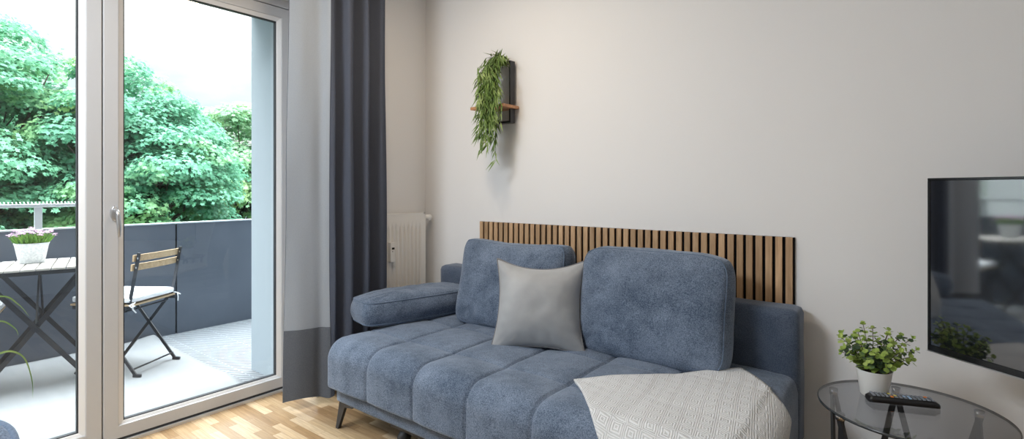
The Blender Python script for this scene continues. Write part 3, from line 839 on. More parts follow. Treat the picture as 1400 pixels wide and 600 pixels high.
# ------------------------------------------------------------------ cushions
def pillow(name, w, hgt, t, mat, welt_mat, edge=.0, pinch=.03, corner=4.0, seed=0, wr=.006, parent=None, nn=44, wscale=7, top_sag=0, welt=.005, power=.5, ears=0.0, side_mat=None, gusset=False):
    """soft cushion in local x (width), z (height, from 0), y (thickness); +edge = gusset depth"""
    def outline(u, v):
        # square with softly rounded corners and edges pulled in between them
        k = 1.0
        r = (abs(u)**corner + abs(v)**corner)**(1/corner)
        m_ = max(abs(u), abs(v))
        sc = (m_/r) if r > 1e-6 else 1
        x, z = u*sc, v*sc
        x *= 1 - pinch*(1 - z*z)*abs(u) + ears*(abs(u*v))**3
        z *= 1 - pinch*(1 - x*x)*abs(v) + ears*(abs(u*v))**3
        return x*w/2, z*hgt/2
    def prof(u, v):
        a = max(0, (1-abs(u)**2.6)*(1-abs(v)**2.6))
        return edge/2 + (t/2-edge/2)*a**power
    m_ = MB(); front = []; back = []
    rng = [ -1 + 2*i/nn for i in range(nn+1)]
    rng = [math.copysign(1-(1-abs(q))**1.25, q) for q in rng]
    for u in rng:
        fr_, bk_ = [], []
        for v in rng:
            x, z = outline(u, v)
            th = prof(u, v)
            nz1 = noise.noise((x*wscale + seed, z*wscale, 1.3)) + .5*noise.noise((x*wscale*2.7 + seed, z*wscale*2.7, 5.1))
            ed = max(abs(u), abs(v))
            rad = .0
            # gathers running in from the seams
            gat = math.sin((u*9 if abs(v) > abs(u) else v*9)*2.3 + seed + 2*nz1) * max(0, ed-.55)*1.6*(1-ed)*2
            d1 = th + wr*nz1*(1-ed**6) + wr*.8*gat
            zz = z - top_sag*(1-u*u)*max(0, v)**2
            fr_.append(V((x, -d1, zz + hgt/2))); bk_.append(V((x, th + wr*.6*nz1*(1-ed**6), zz + hgt/2)))
        front.append(fr_); back.append(bk_)
    m_.grid(front, mi=0); m_.grid(back, mi=0)
    nI = nn+1
    loop = [(0, j) for j in range(nn)] + [(i, nn) for i in range(nn)] + [(nn, j) for j in range(nn, 0, -1)] + [(i, 0) for i in range(nn, 0, -1)]
    if edge > 0:
        K = 6; ring = []
        for i, j in loop:
            a, b = front[i][j], back[i][j]
            cx_ = V((a.x, 0, a.z - hgt/2)); out = V((cx_.x/(w/2), 0, cx_.z/(hgt/2)))
            if out.length > 0: out.normalize()
            rr_ = []
            for k in range(K+1):
                s_ = k/K
                bul = math.sin(PI*s_)*edge*.16 + (.004*noise.noise((a.x*14+seed, a.z*14, s_*2)) if 0 < k < K else 0)
                rr_.append(a.lerp(b, s_) + out*bul)
            ring.append(rr_)
        m_.grid(ring, closed_u=True, mi=0)
    ob = m_.build(name, mat, parent, weld=True)
    if welt:
        for side in ((front, back) if edge > 0 else (front,)):
            MB().tube([side[i][j] for i, j in loop], welt, 6, closed=True).build('piping', welt_mat, ob)
    return ob

def place(o, loc, rx, rz, ry=0):
    o.rotation_mode = 'XYZ'
    o.location = loc; o.rotation_euler = (rx, ry, rz)

c1 = pillow('back_cushion', .68, .485, .24, M['sofa'], M['welt'], edge=.12, pinch=.035, corner=6, seed=3, wr=.017, top_sag=.025, welt=.0035, ears=.03, wscale=5)
tag(c1, 'blue-grey back cushion on the sofa, partly behind the light grey pillow', 'cushion', 'sofa back cushions')
place(c1, (1.0, -.333, .437), math.radians(-13), math.radians(2))
c2 = pillow('back_cushion', .68, .487, .24, M['sofa'], M['welt'], edge=.12, pinch=.025, corner=6, seed=9, wr=.014, top_sag=-.005, welt=.0035, ears=.02, wscale=5)
tag(c2, 'blue-grey back cushion on the sofa, right of the light grey pillow', 'cushion', 'sofa back cushions')
place(c2, (1.79, -.335, .430), math.radians(-12), math.radians(0))
tpil = pillow('throw_pillow', .425, .42, .175, M['pillow'], M['pillow_edge'], edge=0, pinch=.085, corner=40, seed=5, wr=.007, wscale=6, welt=.004, power=.7, ears=.06, top_sag=.022)
tag(tpil, 'light grey square throw pillow leaning between the two blue back cushions', 'pillow')
place(tpil, (1.33, -.53, .443), math.radians(-20), math.radians(27))
arm = pillow('arm_cushion', .69, .265, .19, M['sofa'], M['welt'], edge=.115, pinch=.02, corner=5, seed=14, wr=.010, welt=.0035)
tag(arm, 'long blue-grey armrest cushion lying across the left end of the sofa seat', 'cushion')
# local x -> along the arm, z -> across, y -> up/down (laid flat)
arm.rotation_mode = 'QUATERNION'
ex = V((.235, .972, 0)).normalized(); ez = V((-ex.y, ex.x, 0)); ey = ez.cross(ex)
Rm = Matrix((ex, ey, ez)).transposed()
arm.rotation_quaternion = Rm.to_quaternion()
cA = V((.425, -.48, .533))
arm.location = cA - Rm @ V((0, 0, .1325))

# blanket: folded in three, laid at 45 degrees and running over the end of the seat
bl0 = V((1.69, -.80, 0)); e1 = V((.69, .73, 0)).normalized(); e2 = V((.68, -.73, 0)).normalized()
def drape(p, lift):
    x, y = p.x, p.y
    dz = 0
    rr_ = .06
    def fold(over):
        # horizontal advance and drop after running `over` metres past the edge
        if over <= 0: return over, 0
        a = over/rr_
        if a < PI/2: return rr_*math.sin(a), rr_*(1-math.cos(a))
        return rr_, rr_ + over - rr_*PI/2
    ax, dzx = fold(x - (SX1 - .05)); ay, dzy = fold((SYF + .05) - y)
    nx_ = (SX1 - .05) + ax if x > SX1 - .05 else x
    ny_ = (SYF + .05) - ay if y < SYF + .05 else y
    sx_ = min(SX1 - .035, max(SX0 + .035, nx_)); sy_ = min(SYB, max(SYF + .09, ny_))
    z = .35*max(seat_top(sx_, sy_), ST - .012) + .65*(ST - .004) - dzx - dzy
    if dzx > 0: nx_ += lift*min(1, dzx/.05)
    if dzy > 0: ny_ -= lift*min(1, dzy/.05)
    return V((nx_, ny_, z + lift*(1 if dzx + dzy == 0 else .6)))
BL1, BL2 = .70, .86
nb1, nb2 = 70, 86
bm = bmesh.new(); uvl = bm.loops.layers.uv.new('UVMap')
def sheet(lift, s0, inset2=0, wav=0):
    vv = []
    for i in range(nb1+1):
        row = []
        for j in range(nb2+1):
            s_ = s0 + (BL1-s0)*i/nb1; t_ = inset2 + (BL2-inset2)*j/nb2
            p = bl0 + e1*s_ + e2*t_
            p = p + e1*(.008*noise.noise((t_*5, lift*50, 0))) + e2*(.007*noise.noise((s_*5, lift*50, 3)))
            q = drape(p, lift + .004*noise.noise((s_*6, t_*6, lift*60)) + wav*math.exp(-((t_-inset2)/.04)**2))
            row.append((bm.verts.new(q), (s_, t_)))
        vv.append(row)
    for i in range(nb1):
        for j in range(nb2):
            c = [vv[i][j], vv[i+1][j], vv[i+1][j+1], vv[i][j+1]]
            f_ = bm.faces.new([q[0] for q in c]); f_.smooth = True
            for lp, q in zip(f_.loops, c): lp[uvl].uv = q[1]
    return vv
s1 = sheet(.021, .0); s2 = sheet(.0125, .006); s3 = sheet(.005, .012)
def bridge(a, b):
    for p, q in zip(zip(a[:-1], a[1:]), zip(b[:-1], b[1:])):
        f_ = bm.faces.new([p[0][0], p[1][0], q[1][0], q[0][0]]); f_.smooth = True
        for lp, w_ in zip(f_.loops, (p[0], p[1], q[1], q[0])): lp[uvl].uv = w_[1]
bridge([r[0] for r in s1], [r[0] for r in s2])           # fold along the back edge
bridge(s2[0], s3[0])
bridge(s1[-1], s2[-1])
bmesh.ops.recalc_face_normals(bm, faces=bm.faces)
me = bpy.data.meshes.new('throw_blanket'); bm.to_mesh(me); bm.free(); me.materials.append(M['blanket'])
ob = link(bpy.data.objects.new('throw_blanket', me))
md = ob.modifiers.new('Solid', 'SOLIDIFY'); md.thickness = .0055; md.offset = 0
tag(ob, 'off-white diamond-knit throw blanket folded over the right end of the sofa seat', 'blanket')

# ------------------------------------------------------------------ television on a swivel arm
tvw, tvh = 1.03, .584
TVA = -math.radians(40.2)
tv = empty('television', (2.761, -.25, .652), TVA, 'black flat-screen television angled out from the wall above the glass table', 'television')
# local: x along the screen, -y towards the room
MB().box((0, 0, 0), (tvw, .022, tvh)).box((.12, .022, .06), (tvw-.12, .05, tvh-.12)).build('housing', M['tv_black'], tv, bevel=.003)
MB().box((.009, -.0012, .020), (tvw-.009, .0, tvh-.009)).build('screen', M['screen'], tv)
b = MB(); rb = .008
b.box((0, -.004, 0), (tvw, .0, .0185)).box((0, -.004, tvh-.008), (tvw, 0, tvh)).box((0, -.004, .0185), (.008, 0, tvh-.008)).box((tvw-.008, -.004, .0185), (tvw, 0, tvh-.008))
b.build('bezel', M['tv_black'], tv, bevel=.0012)
MB().box((0, -.0052, -.003), (tvw, .018, .0)).build('bottom_trim', M['alu'], tv)
inv = Matrix.Rotation(-TVA, 4, 'Z') @ Matrix.Translation((-2.761, .25, -.652))
ar = MB()
mid = V((tvw/2, .05, tvh*.5))
wallp = inv @ V((3.05, -.03, .652 + tvh*.5)); el = inv @ V((3.40, -.20, .652 + tvh*.5))
ar.box((mid.x-.1, .05, mid.z-.1), (mid.x+.1, .06, mid.z+.1))
ar.bar(mid + V((0, .01, 0)), el, .05, .03); ar.bar(el, wallp, .05, .03)
ar.tube([el - V((0, 0, .04)), el + V((0, 0, .04))], .02, 12)
wp = inv @ V((3.05, -.0125, .652 + tvh*.5))
R3 = Matrix.Translation(wp) @ Matrix.Rotation(-TVA, 4, 'Z')
ar.box((-.06, -.012, -.12), (.06, .012, .12), R3)
ar.build('swivel_arm', M['black_metal'], tv)

# ------------------------------------------------------------------ glass side table
TX, TY, TZ, TR = 2.7117, -.441, .5, .2528
st = empty('side_table', (TX, TY, 0), 0, 'round smoked-glass side table with crossed black legs below the television', 'side table')
MB().lathe([(0, TZ-.008), (TR-.002, TZ-.008), (TR-.002, TZ), (0, TZ)], 96, smooth=False).build('glass_top', M['smoked'], st)
rim = MB(); pr_ = []
rim.lathe([(TR-.002, TZ-.0085), (TR, TZ-.0075), (TR+.0004, TZ-.004), (TR, TZ-.0005), (TR-.002, TZ+.0002)], 96, cap=False)
tag(rim.build('glass_rim', M['glass_edge'], st), 'dark polished edge of the glass')
angs = [math.radians(a) for a in (100, 160, 220, 280, 340, 40)]
for k, a in enumerate(sorted(angs)):
    top = V((.228*math.cos(a), .228*math.sin(a), TZ-.026))
    T = Matrix.Translation((top.x, top.y, TZ-.028))
    MB().lathe([(.0, 0), (.0135, 0), (.0135, .0195), (0, .0195)], 20, T).build('glass_mount', M['chrome'], st)
    for s_ in (-1, 1):
        af = a + s_*math.radians(30)
        ft = V((.20*math.cos(af), .20*math.sin(af), 0.0))
        off = V((math.cos(a), math.sin(a), 0))*(.004*s_)
        m_ = MB(); m_.bar(top + off + V((0, 0, .0)), ft + V((0, 0, .002)) + off, .018, .007, up=(math.cos(a), math.sin(a), 0))
        m_.build('leg', M['black_metal'], st)
MB().tube([(.20*math.cos(a), .20*math.sin(a), .009) for a in np.linspace(0, 2*PI, 60, endpoint=False)], .007, 8, closed=True).build('foot_ring', M['black_metal'], st)

# potted plant on it
pp = empty('potted_plant', (2.615, -.372, TZ), 0, 'small white pot with bushy round-leaved green plant on the glass table', 'plant')
MB().lathe([(0, 0), (.037, 0), (.0395, .003), (.0515, .085), (.052, .088), (.049, .088), (.048, .080), (.0, .078)], 40).build('pot', M['ceramic'], pp)
MB().lathe([(0, .082), (.03, .0815), (.0478, .079)], 24).build('soil', M['soil'], pp)
rnd = random.Random(5)
stem = MB(); lv, lvi = [], []
def disc_leaf(p, nrm, r, light):
    nrm = V(nrm).normalized(); a = nrm.orthogonal().normalized(); b_ = nrm.cross(a)
    ph = rnd.uniform(0, 6.28)
    lv.append([tuple(V(p) + (a*math.cos(ph+2*PI*k/8)*(1.0) + b_*math.sin(ph+2*PI*k/8)*.85)*r - nrm*r*.18*(k % 2)) for k in range(8)]); lvi.append(1 if light else 0)
def sprig(az, tilt, Ln, base, lr=.012, light=.4):
    n = max(5, int(Ln/.013)); pts = []
    for i in range(n+1):
        t = i/n
        tl = tilt*(.35 + .75*t)
        if i == 0: p = V(base)
        else: p = pts[-1] + V((math.sin(tl)*math.cos(az), math.sin(tl)*math.sin(az), math.cos(tl)))*(Ln/n)
        pts.append(p)
    stem.tube(pts, .0011, 5)
    for i in range(2, n+1):
        t = i/n
        d = (pts[i]-pts[i-1]).normalized(); s_ = d.orthogonal().normalized(); s_ = Matrix.Rotation(i*PI/2 + az, 3, d) @ s_
        for sg in (-1, 1):
            r = lr*rnd.uniform(.75, 1.1)*(1.0 - .35*t*t)
            q = pts[i] + s_*sg*r*1.15
            disc_leaf(q, d*.9 + s_*(-sg)*.5 + V((rnd.uniform(-.3, .3), rnd.uniform(-.4, .2), .2)), r, rnd.random() < light*(.3 + 1.1*t))
    for _ in range(2):
        disc_leaf(pts[-1] + V((0, 0, .004)), V((rnd.uniform(-.6, .6), -.6, .8)), lr*.6, True)
# directions in the picture: r = right of frame, up; built as real sprigs all round the pot
spr = [(215, 62, .115), (200, 48, .145), (170, 45, .135), (150, 30, .13), (120, 20, .165), (100, 25, .15), (60, 30, .14), (45, 48, .15), (30, 55, .15), (15, 66, .13),
       (350, 62, .12), (330, 45, .11), (310, 35, .12), (290, 42, .09), (270, 35, .10), (250, 40, .095), (230, 30, .115), (180, 15, .13), (0, 15, .12), (80, 45, .12), (20, 78, .11), (300, 70, .08), (260, 62, .075), (130, 55, .12), (190, 70, .10), (45, 20, .13)]
for a, tl, ln in spr:
    az = math.radians(a + rnd.uniform(-6, 6))
    sprig(az, math.radians(tl), ln*rnd.uniform(.92, 1.08), (.02*math.cos(az), .02*math.sin(az), .078), lr=rnd.uniform(.0115, .015), light=.45)
stem.build('stems', M['brown_stem'], pp)
quads_mesh('leaves', np.array(lv), [M['euca'], M['euca_light']], pp, np.array(lvi), nper=8)

# remote control
rc = empty('remote_control', (2.690, -.402, TZ), math.radians(21), 'black remote control with many small buttons lying on the glass table', 'remote control')
bm_ = MB()
rows = []
for i in range(25):
    u = -1 + 2*i/24; x = u*.097
    row = []
    hw = .0235*(1 - .12*math.exp(-((abs(u)-1)/.05)**2)); 
    ht = .0235*(1-.35*math.exp(-((1-abs(u))/.09)**2)); 
    lift = .0
    for k in range(13):
        a = PI*k/12
        ca, sa = math.cos(a), math.sin(a)
        yy = math.copysign(abs(ca)**.45, ca)*hw; zz = .003 + (abs(sa)**.35)*(ht-.003)
        row.append((x, yy, zz))
    row.append((x, -hw*.7, .0005)); row.append((x, hw*.7, .0005))
    rows.append(row + [row[0]])
bm_.grid(rows)
bm_.add(rows[0][:-1], [tuple(range(len(rows[0])-1))]); bm_.add(rows[-1][:-1], [tuple(range(len(rows[0])-1))])
bm_.build('body', M['remote'], rc, weld=True)
kb = 0
for i in range(14):
    for j in range(3):
        x = -.082 + i*.0126; y = (j-1)*.0128
        mat = M['button']
        if (i, j) in ((12, 2), (4, 0)): mat = M['button_orange']
        if (i, j) in ((7, 1), (8, 0), (8, 1)): mat = M['button_blue']
        if (i, j) in ((4, 2), (5, 1)): mat = M['button_yellow']
        MB().box((x-.0042, y-.0043, .0215), (x+.0042, y+.0043, .0252)).build('button', mat, rc, bevel=.001, seg=1)

# ------------------------------------------------------------------ balcony furniture
e1t = V((.24, .97, 0)).normalized()
bt = empty('bistro_table', (-1.69, -1.755, ZB), math.atan2(e1t.y, e1t.x), 'folding balcony table with grey wood slat top and black crossed legs', 'table')
# local x along the front edge (towards the right in the photo), local y away from the door
H = .73
for k in range(8):
    x = -.275 + .0345 + k*.069
    MB().box((x-.031, -.275, H-.013), (x+.031, .275, H)).build('slat', M['acacia'], bt, bevel=.002)
fr = MB()
for y in (-.262, .262): fr.box((-.27, y-.009, H-.038), (.27, y+.009, H-.0135))
for x in (-.262, .262): fr.box((x-.008, -.253, H-.038), (x+.008, .253, H-.0135))
fr.build('table_frame', M['anthracite'], bt, bevel=.001)
for y in (-.235, .235):
    for s_ in (-1, 1):
        m_ = MB(); m_.bar((s_*.235, y + s_*.011, H-.03), (-s_*.26, y + s_*.011, .004), .026, .011, up=(0, 1, 0))
        m_.build('leg', M['anthracite'], bt)
for x in (.236, -.236): MB().bar((x, -.235, .05), (x, .235, .05), .012, .012).build('foot_rail', M['anthracite'], bt)
for ya, yb in ((0, -.225), (.02, .225)): MB().bar((0, ya, H-.03), (0, yb, .36), .022, .010, up=(1, 0, 0)).build('brace', M['anthracite'], bt)

def bistro_chair(loc, rz, label):
    """local: faces -y"""
    ch = empty('bistro_chair', loc, rz, label, 'chair', 'folding chairs on the balcony')
    W = .185
    for s_ in (-1, 1):
        m_ = MB()   # long leg: back top -> front foot (slightly bent at the seat)
        m_.bar((s_*W, .20, .80), (s_*W, .135, .47), .020, .008, up=(1, 0, 0))
        m_.bar((s_*W, .135, .478), (s_*W, -.235, .012), .020, .008, up=(1, 0, 0))
        m_.build('leg', M['anthracite'], ch)
        m_ = MB()   # short leg: seat front -> rear foot
        m_.bar((s_*(W-.012), -.16, .44), (s_*(W-.012), .165, .012), .020, .008, up=(1, 0, 0))
        m_.bar((s_*(W-.012), .150, .010), (s_*(W-.012), .202, .006), .022, .012, up=(1, 0, 0))
        m_.build('leg', M['anthracite'], ch)
        m_ = MB(); m_.bar((s_*(W-.006), -.26, .442), (s_*(W-.006), .165, .445), .008, .022, up=(0, 0, 1)); m_.build('seat_rail', M['anthracite'], ch)
    for yb, zb in ((.142, .045), (-.21, .045), (.10, .42)): MB().tube([(-W, yb, zb), (W, yb, zb)], .006, 8).build('cross_bar', M['anthracite'], ch)
    for k in range(7):
        y = -.242 + k*.062
        MB().box((-W-.005, y-.026, .455), (W+.005, y+.026, .467)).build('seat_slat', M['acacia_y'], ch, bevel=.002)
    for z, y in ((.765, .187), (.705, .175)):
        m_ = MB(); rows = []
        for i in range(13):
            x = -.20 + .40*i/12; yy = y - .016 + .014*(1-(x/.2)**2)
            rows.append([(x, yy-.006, z-.021), (x, yy-.006+.004, z+.021), (x, yy+.010, z+.021), (x, yy+.006, z-.021), (x, yy-.006, z-.021)])
        m_.grid(rows, smooth=False); m_.add(rows[0][:4], [(0, 1, 2, 3)]); m_.add(rows[-1][:4], [(3, 2, 1, 0)])
        m_.build('back_slat', M['acacia_y'], ch, weld=True)
        for xb in (-W, W): MB().box((xb-.006, y+.004, z-.006), (xb+.006, y+.011, z+.006)).build('bolt', M['alu'], ch)
    cu = pillow('seat_cushion', .395, .44, .052, M['white_cloth'], M['white_cloth'], edge=.022, pinch=.01, corner=8, seed=21, wr=.004, nn=24, parent=ch, welt=.003)
    cu.rotation_euler = (PI/2, 0, 0); cu.location = (0, .165, .468 + .027)
    for s_ in (-1, 1):
        ti = MB()
        ti.tube([(s_*.17, .16, .478), (s_*.195, .165, .47), (s_*.20, .17, .44), (s_*.185, .18, .415)], .004, 6)
        ti.tube([(s_*.185, .16, .475), (s_*.21, .155, .465), (s_*.215, .175, .455), (s_*.195, .18, .462)], .004, 6)
        ti.build('cushion_tie', M['white_cloth'], ch)
    return ch
fx, fy = -.83, -.55
# facing f = local -y  =>  rz with R(-y) = f
rzc = math.atan2(fx, -fy)
bistro_chair((-1.456, -1.322, ZB + .0), rzc, 'folding balcony chair with wooden back slats seen through the right door pane')
bistro_chair((-1.71, -2.20, ZB + .0), PI - .25, 'folding balcony chair at the far left, mostly cut off by the photo edge')
# every foot rests on the rug
for o in list(bpy.data.objects):
    if o.name.startswith(('bistro_chair', 'bistro_table')) and o.parent is None: o.location.z = ZB + .010

# flower pot on the balcony table
fp = empty('flower_pot', (-1.80, -1.775, ZB + .010 + H), 0, 'white speckled pot of pink flowers standing on the balcony table', 'flower pot')
prof = [(0, 0), (.060, 0), (.064, .004), (.084, .118), (.087, .122), (.087, .130), (.081, .130), (.079, .115), (0, .112)]
MB().lathe(prof, 36).build('pot', M['pot_speckle'], fp)
MB().lathe([(0, .118), (.05, .117), (.0785, .113)], 24).build('soil', M['soil'], fp)
rnd = random.Random(3)
gl = []; st_ = MB(); pe = []
for k in range(700):
    a = rnd.uniform(0, 2*PI); rr_ = .075*math.sqrt(rnd.random())
    b0 = V((rr_*math.cos(a), rr_*math.sin(a), .115)); d = V((math.cos(a)*rr_*7.5 + rnd.uniform(-.3, .3), math.sin(a)*rr_*7.5 + rnd.uniform(-.3, .3), 1)).normalized()
    Ln = rnd.uniform(.04, .095); s_ = d.orthogonal().normalized(); s_ = Matrix.Rotation(rnd.uniform(0, 6.28), 3, d) @ s_
    up = V((0, 0, -1))
    gl.append((b0, b0 + d*Ln*.5 + s_*.004, b0 + d*Ln + up*.004, b0 + d*Ln*.5 - s_*.004))
for k in range(46):
    a = k*2.399; rr_ = .118*math.sqrt((k+.5)/46)
    hx = V((rr_*math.cos(a), rr_*math.sin(a), .205 + .018*rnd.uniform(-1, 1) - .022*(rr_/.118)**2))
    st_.tube([V((hx.x*.45, hx.y*.45, .115)), V((hx.x*.8, hx.y*.8, .165)), hx], .0011, 5)
    for c_ in range(3):
        cc = hx + V((rnd.uniform(-.013, .013), rnd.uniform(-.013, .013), rnd.uniform(-.004, .010)))
        for q in range(6):
            a2 = q*PI/3 + rnd.uniform(-.2, .2); d = V((math.cos(a2), math.sin(a2), rnd.uniform(.1, .5))).normalized(); s_ = d.cross(V((0, 0, 1))).normalized()
            pe.append((cc, cc + d*.007 + s_*.0045, cc + d*.0125, cc + d*.007 - s_*.0045))
st_.build('stems', M['stem'], fp)
quads_mesh('foliage', np.array([[tuple(q) for q in l] for l in gl]), M['pot_green'], fp)
quads_mesh('blossoms', np.array([[tuple(q) for q in l] for l in pe]), M['petal'], fp)

# ------------------------------------------------------------------ indoor grass plant and armchair at the left edge
gp = empty('grass_plant', (.20, -2.47, 0), 0, 'potted plant with long arching grass blades at the left photo edge', 'plant')
go = V((.20, -2.47, 0))
MB().lathe([(0, 0), (.09, 0), (.095, .006), (.125, .23), (.125, .24), (.115, .24), (.112, .21), (0, .205)], 36).build('planter', M['dark_pot'], gp)
MB().lathe([(0, .215), (.06, .214), (.1115, .208)], 24).build('soil', M['soil'], gp)
def blade(pts, w):
    pts = catmull([tuple(p) for p in pts], 6); n = len(pts); rows = []
    for i, p in enumerate(pts):
        p = V(p); d = V(pts[min(n-1, i+1)]) - V(pts[max(0, i-1)]); d.normalize()
        s_ = d.cross(V((1, 0, .3))); s_.normalize()
        s2 = d.cross(V((1, -.15, .25))).normalized(); s_ = s2.cross(d)
        t = i/(n-1); ww = w*(1 - t**2.2)*min(1, .5 + t*2)
        rows.append([p - s2*ww*.5 + s_*ww*.12, p, p + s2*ww*.5 + s_*ww*.12])
    return MB().grid(rows)
seen = [[(.17, -2.44, .22), (.14, -2.36, .45), (.12, -2.25, .575), (.12, -2.168, .608), (.12, -2.13, .603), (.12, -2.101, .566), (.12, -2.083, .484), (.12, -2.081, .416)],
        [(.17, -2.43, .22), (.14, -2.38, .55), (.12, -2.28, .78), (.12, -2.168, .813), (.12, -2.12, .775), (.12, -2.091, .725)],
        [(.18, -2.43, .22), (.15, -2.36, .50), (.12, -2.24, .70), (.12, -2.17, .724), (.12, -2.13, .690), (.12, -2.12, .66)]]
for pts in seen: blade([V(p)-go for p in pts], .0085).build('blade', M['grass'], gp)
rnd = random.Random(8)
for k in range(22):
    a = rnd.uniform(.9, 2*PI - .5 + .0) + PI/2 + .35
    if math.sin(a) > .55: a += PI
    R1 = rnd.uniform(.12, .26); Hh = rnd.uniform(.5, .85)
    c_, s_ = math.cos(a), math.sin(a)
    if c_ < -.3: R1 *= .6
    pts = [(.05*c_, .05*s_, .21), (R1*.35*c_, R1*.35*s_, Hh*.75), (R1*.8*c_, R1*.8*s_, Hh), (R1*1.25*c_, R1*1.25*s_, Hh*.88), (R1*1.5*c_, R1*1.5*s_, Hh*.6)]
    blade(pts, .007).build('blade', M['grass'], gp)

ac = empty('armchair', (1.335, -2.672, 0), 0, 'blue-grey upholstered armchair with piped edge, its rounded corner at the bottom left of the photo', 'armchair')
# tub back: a curved wall, open towards local +x
def tub(r0, r1, z0, z1, rnd_top, n=64, a0=60, a1=300):
    rows = []
    for i in range(n+1):
        a = math.radians(a0 + (a1-a0)*i/n); c_, s_ = math.cos(a), math.sin(a)
        e = min(1, min(i, n-i)/10); zt = z1 - .12*(1-e)**2
        prof = [(r0, z0), (r0, zt - .03), (r0 + .008, zt - .01), (r0 + .022, zt), ((r0+r1)/2, zt + .008), (r1 - .022, zt), (r1 - .008, zt - .01), (r1, zt - .03), (r1 - .02, z0)]
        rows.append([(r_*c_, r_*s_, z) for r_, z in prof])
    m_ = MB().grid(rows)
    for r_ in (rows[0], rows[-1]): m_.add(r_, [tuple(range(len(r_)))])
    return m_, rows
mtub, trows = tub(.27, .375, .20, .735, 0)
mtub.build('tub_back', M['sofa'], ac, weld=True)
MB().tube([r_[6] for r_ in trows], .007, 8).tube([r_[2] for r_ in trows], .007, 8).build('piping', M['welt'], ac)
MB().lathe([(0, .22), (.25, .22), (.266, .24), (.266, .40), (.25, .425), (.15, .44), (0, .445)], 48).build('seat', M['sofa'], ac)
for a in (45, 135, 225, 315):
    c_, s_ = math.cos(math.radians(a)), math.sin(math.radians(a))
    MB().tube([(.2*c_, .2*s_, .23), (.25*c_, .25*s_, 0)], [.018, .010], 10).build('leg', M['black_metal'], ac)

# ------------------------------------------------------------------ trees beyond the balcony
def tree(loc, crown_c, rad, n_clump, per, leaf, mat, label, seed, name='maple_tree', zmin=-99):
    rs = np.random.RandomState(seed)
    t = empty(name, loc, 0, label, 'tree', 'trees beyond the balcony')
    cc = np.array(crown_c); rad = np.array(rad)
    # clumps over the crown
    d = rs.normal(size=(n_clump, 3)); d /= np.linalg.norm(d, axis=1)[:, None]
    rr = rs.uniform(.35, 1.0, n_clump)[:, None]**.7
    cl = cc + d*rr*rad
    cr = rs.uniform(.6, 1.15, n_clump)*rad.mean()*.24
    allv = []
    for k in range(n_clump):
        n = int(per*(cr[k]/(rad.mean()*.19))**2)
        q = rs.normal(size=(n, 3)); q /= np.linalg.norm(q, axis=1)[:, None]
        q[:, 2] = np.where(q[:, 2] < -.15, -q[:, 2]*.6, q[:, 2])
        sh = rs.uniform(.75, 1.06, n)[:, None]
        p = cl[k] + q*sh*cr[k]*np.array([1.15, 1.15, .72])
        # leaf plane: roughly the dome's normal, tipped about
        nr = q*np.array([.8, .8, 1.0]) + d[k]*.25 + np.array([0, 0, .55]) + rs.normal(size=(n, 3))*.42
        nr /= np.linalg.norm(nr, axis=1)[:, None]
        a = rs.normal(size=(n, 3)); a -= nr*(a*nr).sum(1)[:, None]; a /= np.linalg.norm(a, axis=1)[:, None]
        b = np.cross(nr, a)
        s = (leaf*rs.uniform(.65, 1.25, n))[:, None]
        # five-pointed leaf outline
        pts = []
        for ang, r_ in ((0, .62), (36, .30), (72, .58), (115, .28), (150, .42), (180, .16), (210, .42), (245, .28), (288, .58), (324, .30)):
            ca, sa = math.cos(math.radians(ang)), math.sin(math.radians(ang))
            pts.append(p + (a*ca + b*sa)*s*r_ - nr*s*(.12*r_))
        allv.append(np.stack(pts, 1))
    v = np.concatenate(allv, 0)
    quads_mesh('foliage', v, mat, t, nper=10)
    # trunk and limbs
    tk = MB()
    base = V((0, 0, 0)); ctr = V(tuple(cc))
    tk.tube([base, V((ctr.x*.3, ctr.y*.3, ctr.z*.35)), V((ctr.x*.8, ctr.y*.8, ctr.z*.75)), ctr + V((0, 0, rad[2]*.5))], [.30, .24, .17, .05], 10)
    tk.build('trunk', M['bark'], t)
    br = MB()
    for k in range(0, n_clump, 2):
        e = V(tuple(cl[k])); s0 = V((ctr.x*.85, ctr.y*.85, ctr.z - rad[2]*rs.uniform(.1, .7)))
        m_ = s0.lerp(e, .5) + V((rs.uniform(-.3, .3), rs.uniform(-.3, .3), rs.uniform(.0, .4)))
        br.tube([s0, m_, e], [.07, .045, .012], 6)
    br.build('branches', M['bark'], t)
    return t
GZ = -9.0
tree((-15.2, -1.3, GZ), (.4, .2, 10.0), (2.9, 2.7, 4.5), 230, 400, .125, M['tree_b'], 'tall green maple crown filling the left door pane', 1)
tree((-14.2, 2.0, GZ), (.2, .2, 9.4), (2.5, 2.35, 4.3), 230, 400, .12, M['tree_a'], 'dense green maple crown filling the right door pane', 2)
tree((-21.5, 8.2, GZ), (0, .2, 9.6), (3.3, 3.2, 4.6), 150, 170, .20, M['tree_c'], 'paler yellow-green tree further back beside the white wall pier', 3, 'pale_tree')
tree((-20.5, 2.6, GZ), (0, 0, 8.9), (3.0, 4.2, 4.4), 120, 150, .26, M['tree_a'], 'dark tree behind, glimpsed between the two maple crowns', 4, 'background_tree')
tree((-23.0, 15.5, GZ), (0, 0, 9.2), (3.4, 4.0, 4.4), 110, 130, .26, M['tree_c'], 'light green tree at the far right, mostly hidden by the white wall pier', 6, 'background_tree')
hb = empty('apartment_building', (-14.0, -7.4, GZ), 0, 'white apartment building across the way, seen only as a reflection in the television', 'building')
MB().box((-2.4, -3.2, 0), (2.4, 3.2, 13)).build('wall', M['facade'], hb)
MB().box((-2.6, -3.4, 13), (2.6, 3.4, 13.25)).build('roof', M['galv'], hb, bevel=.02)
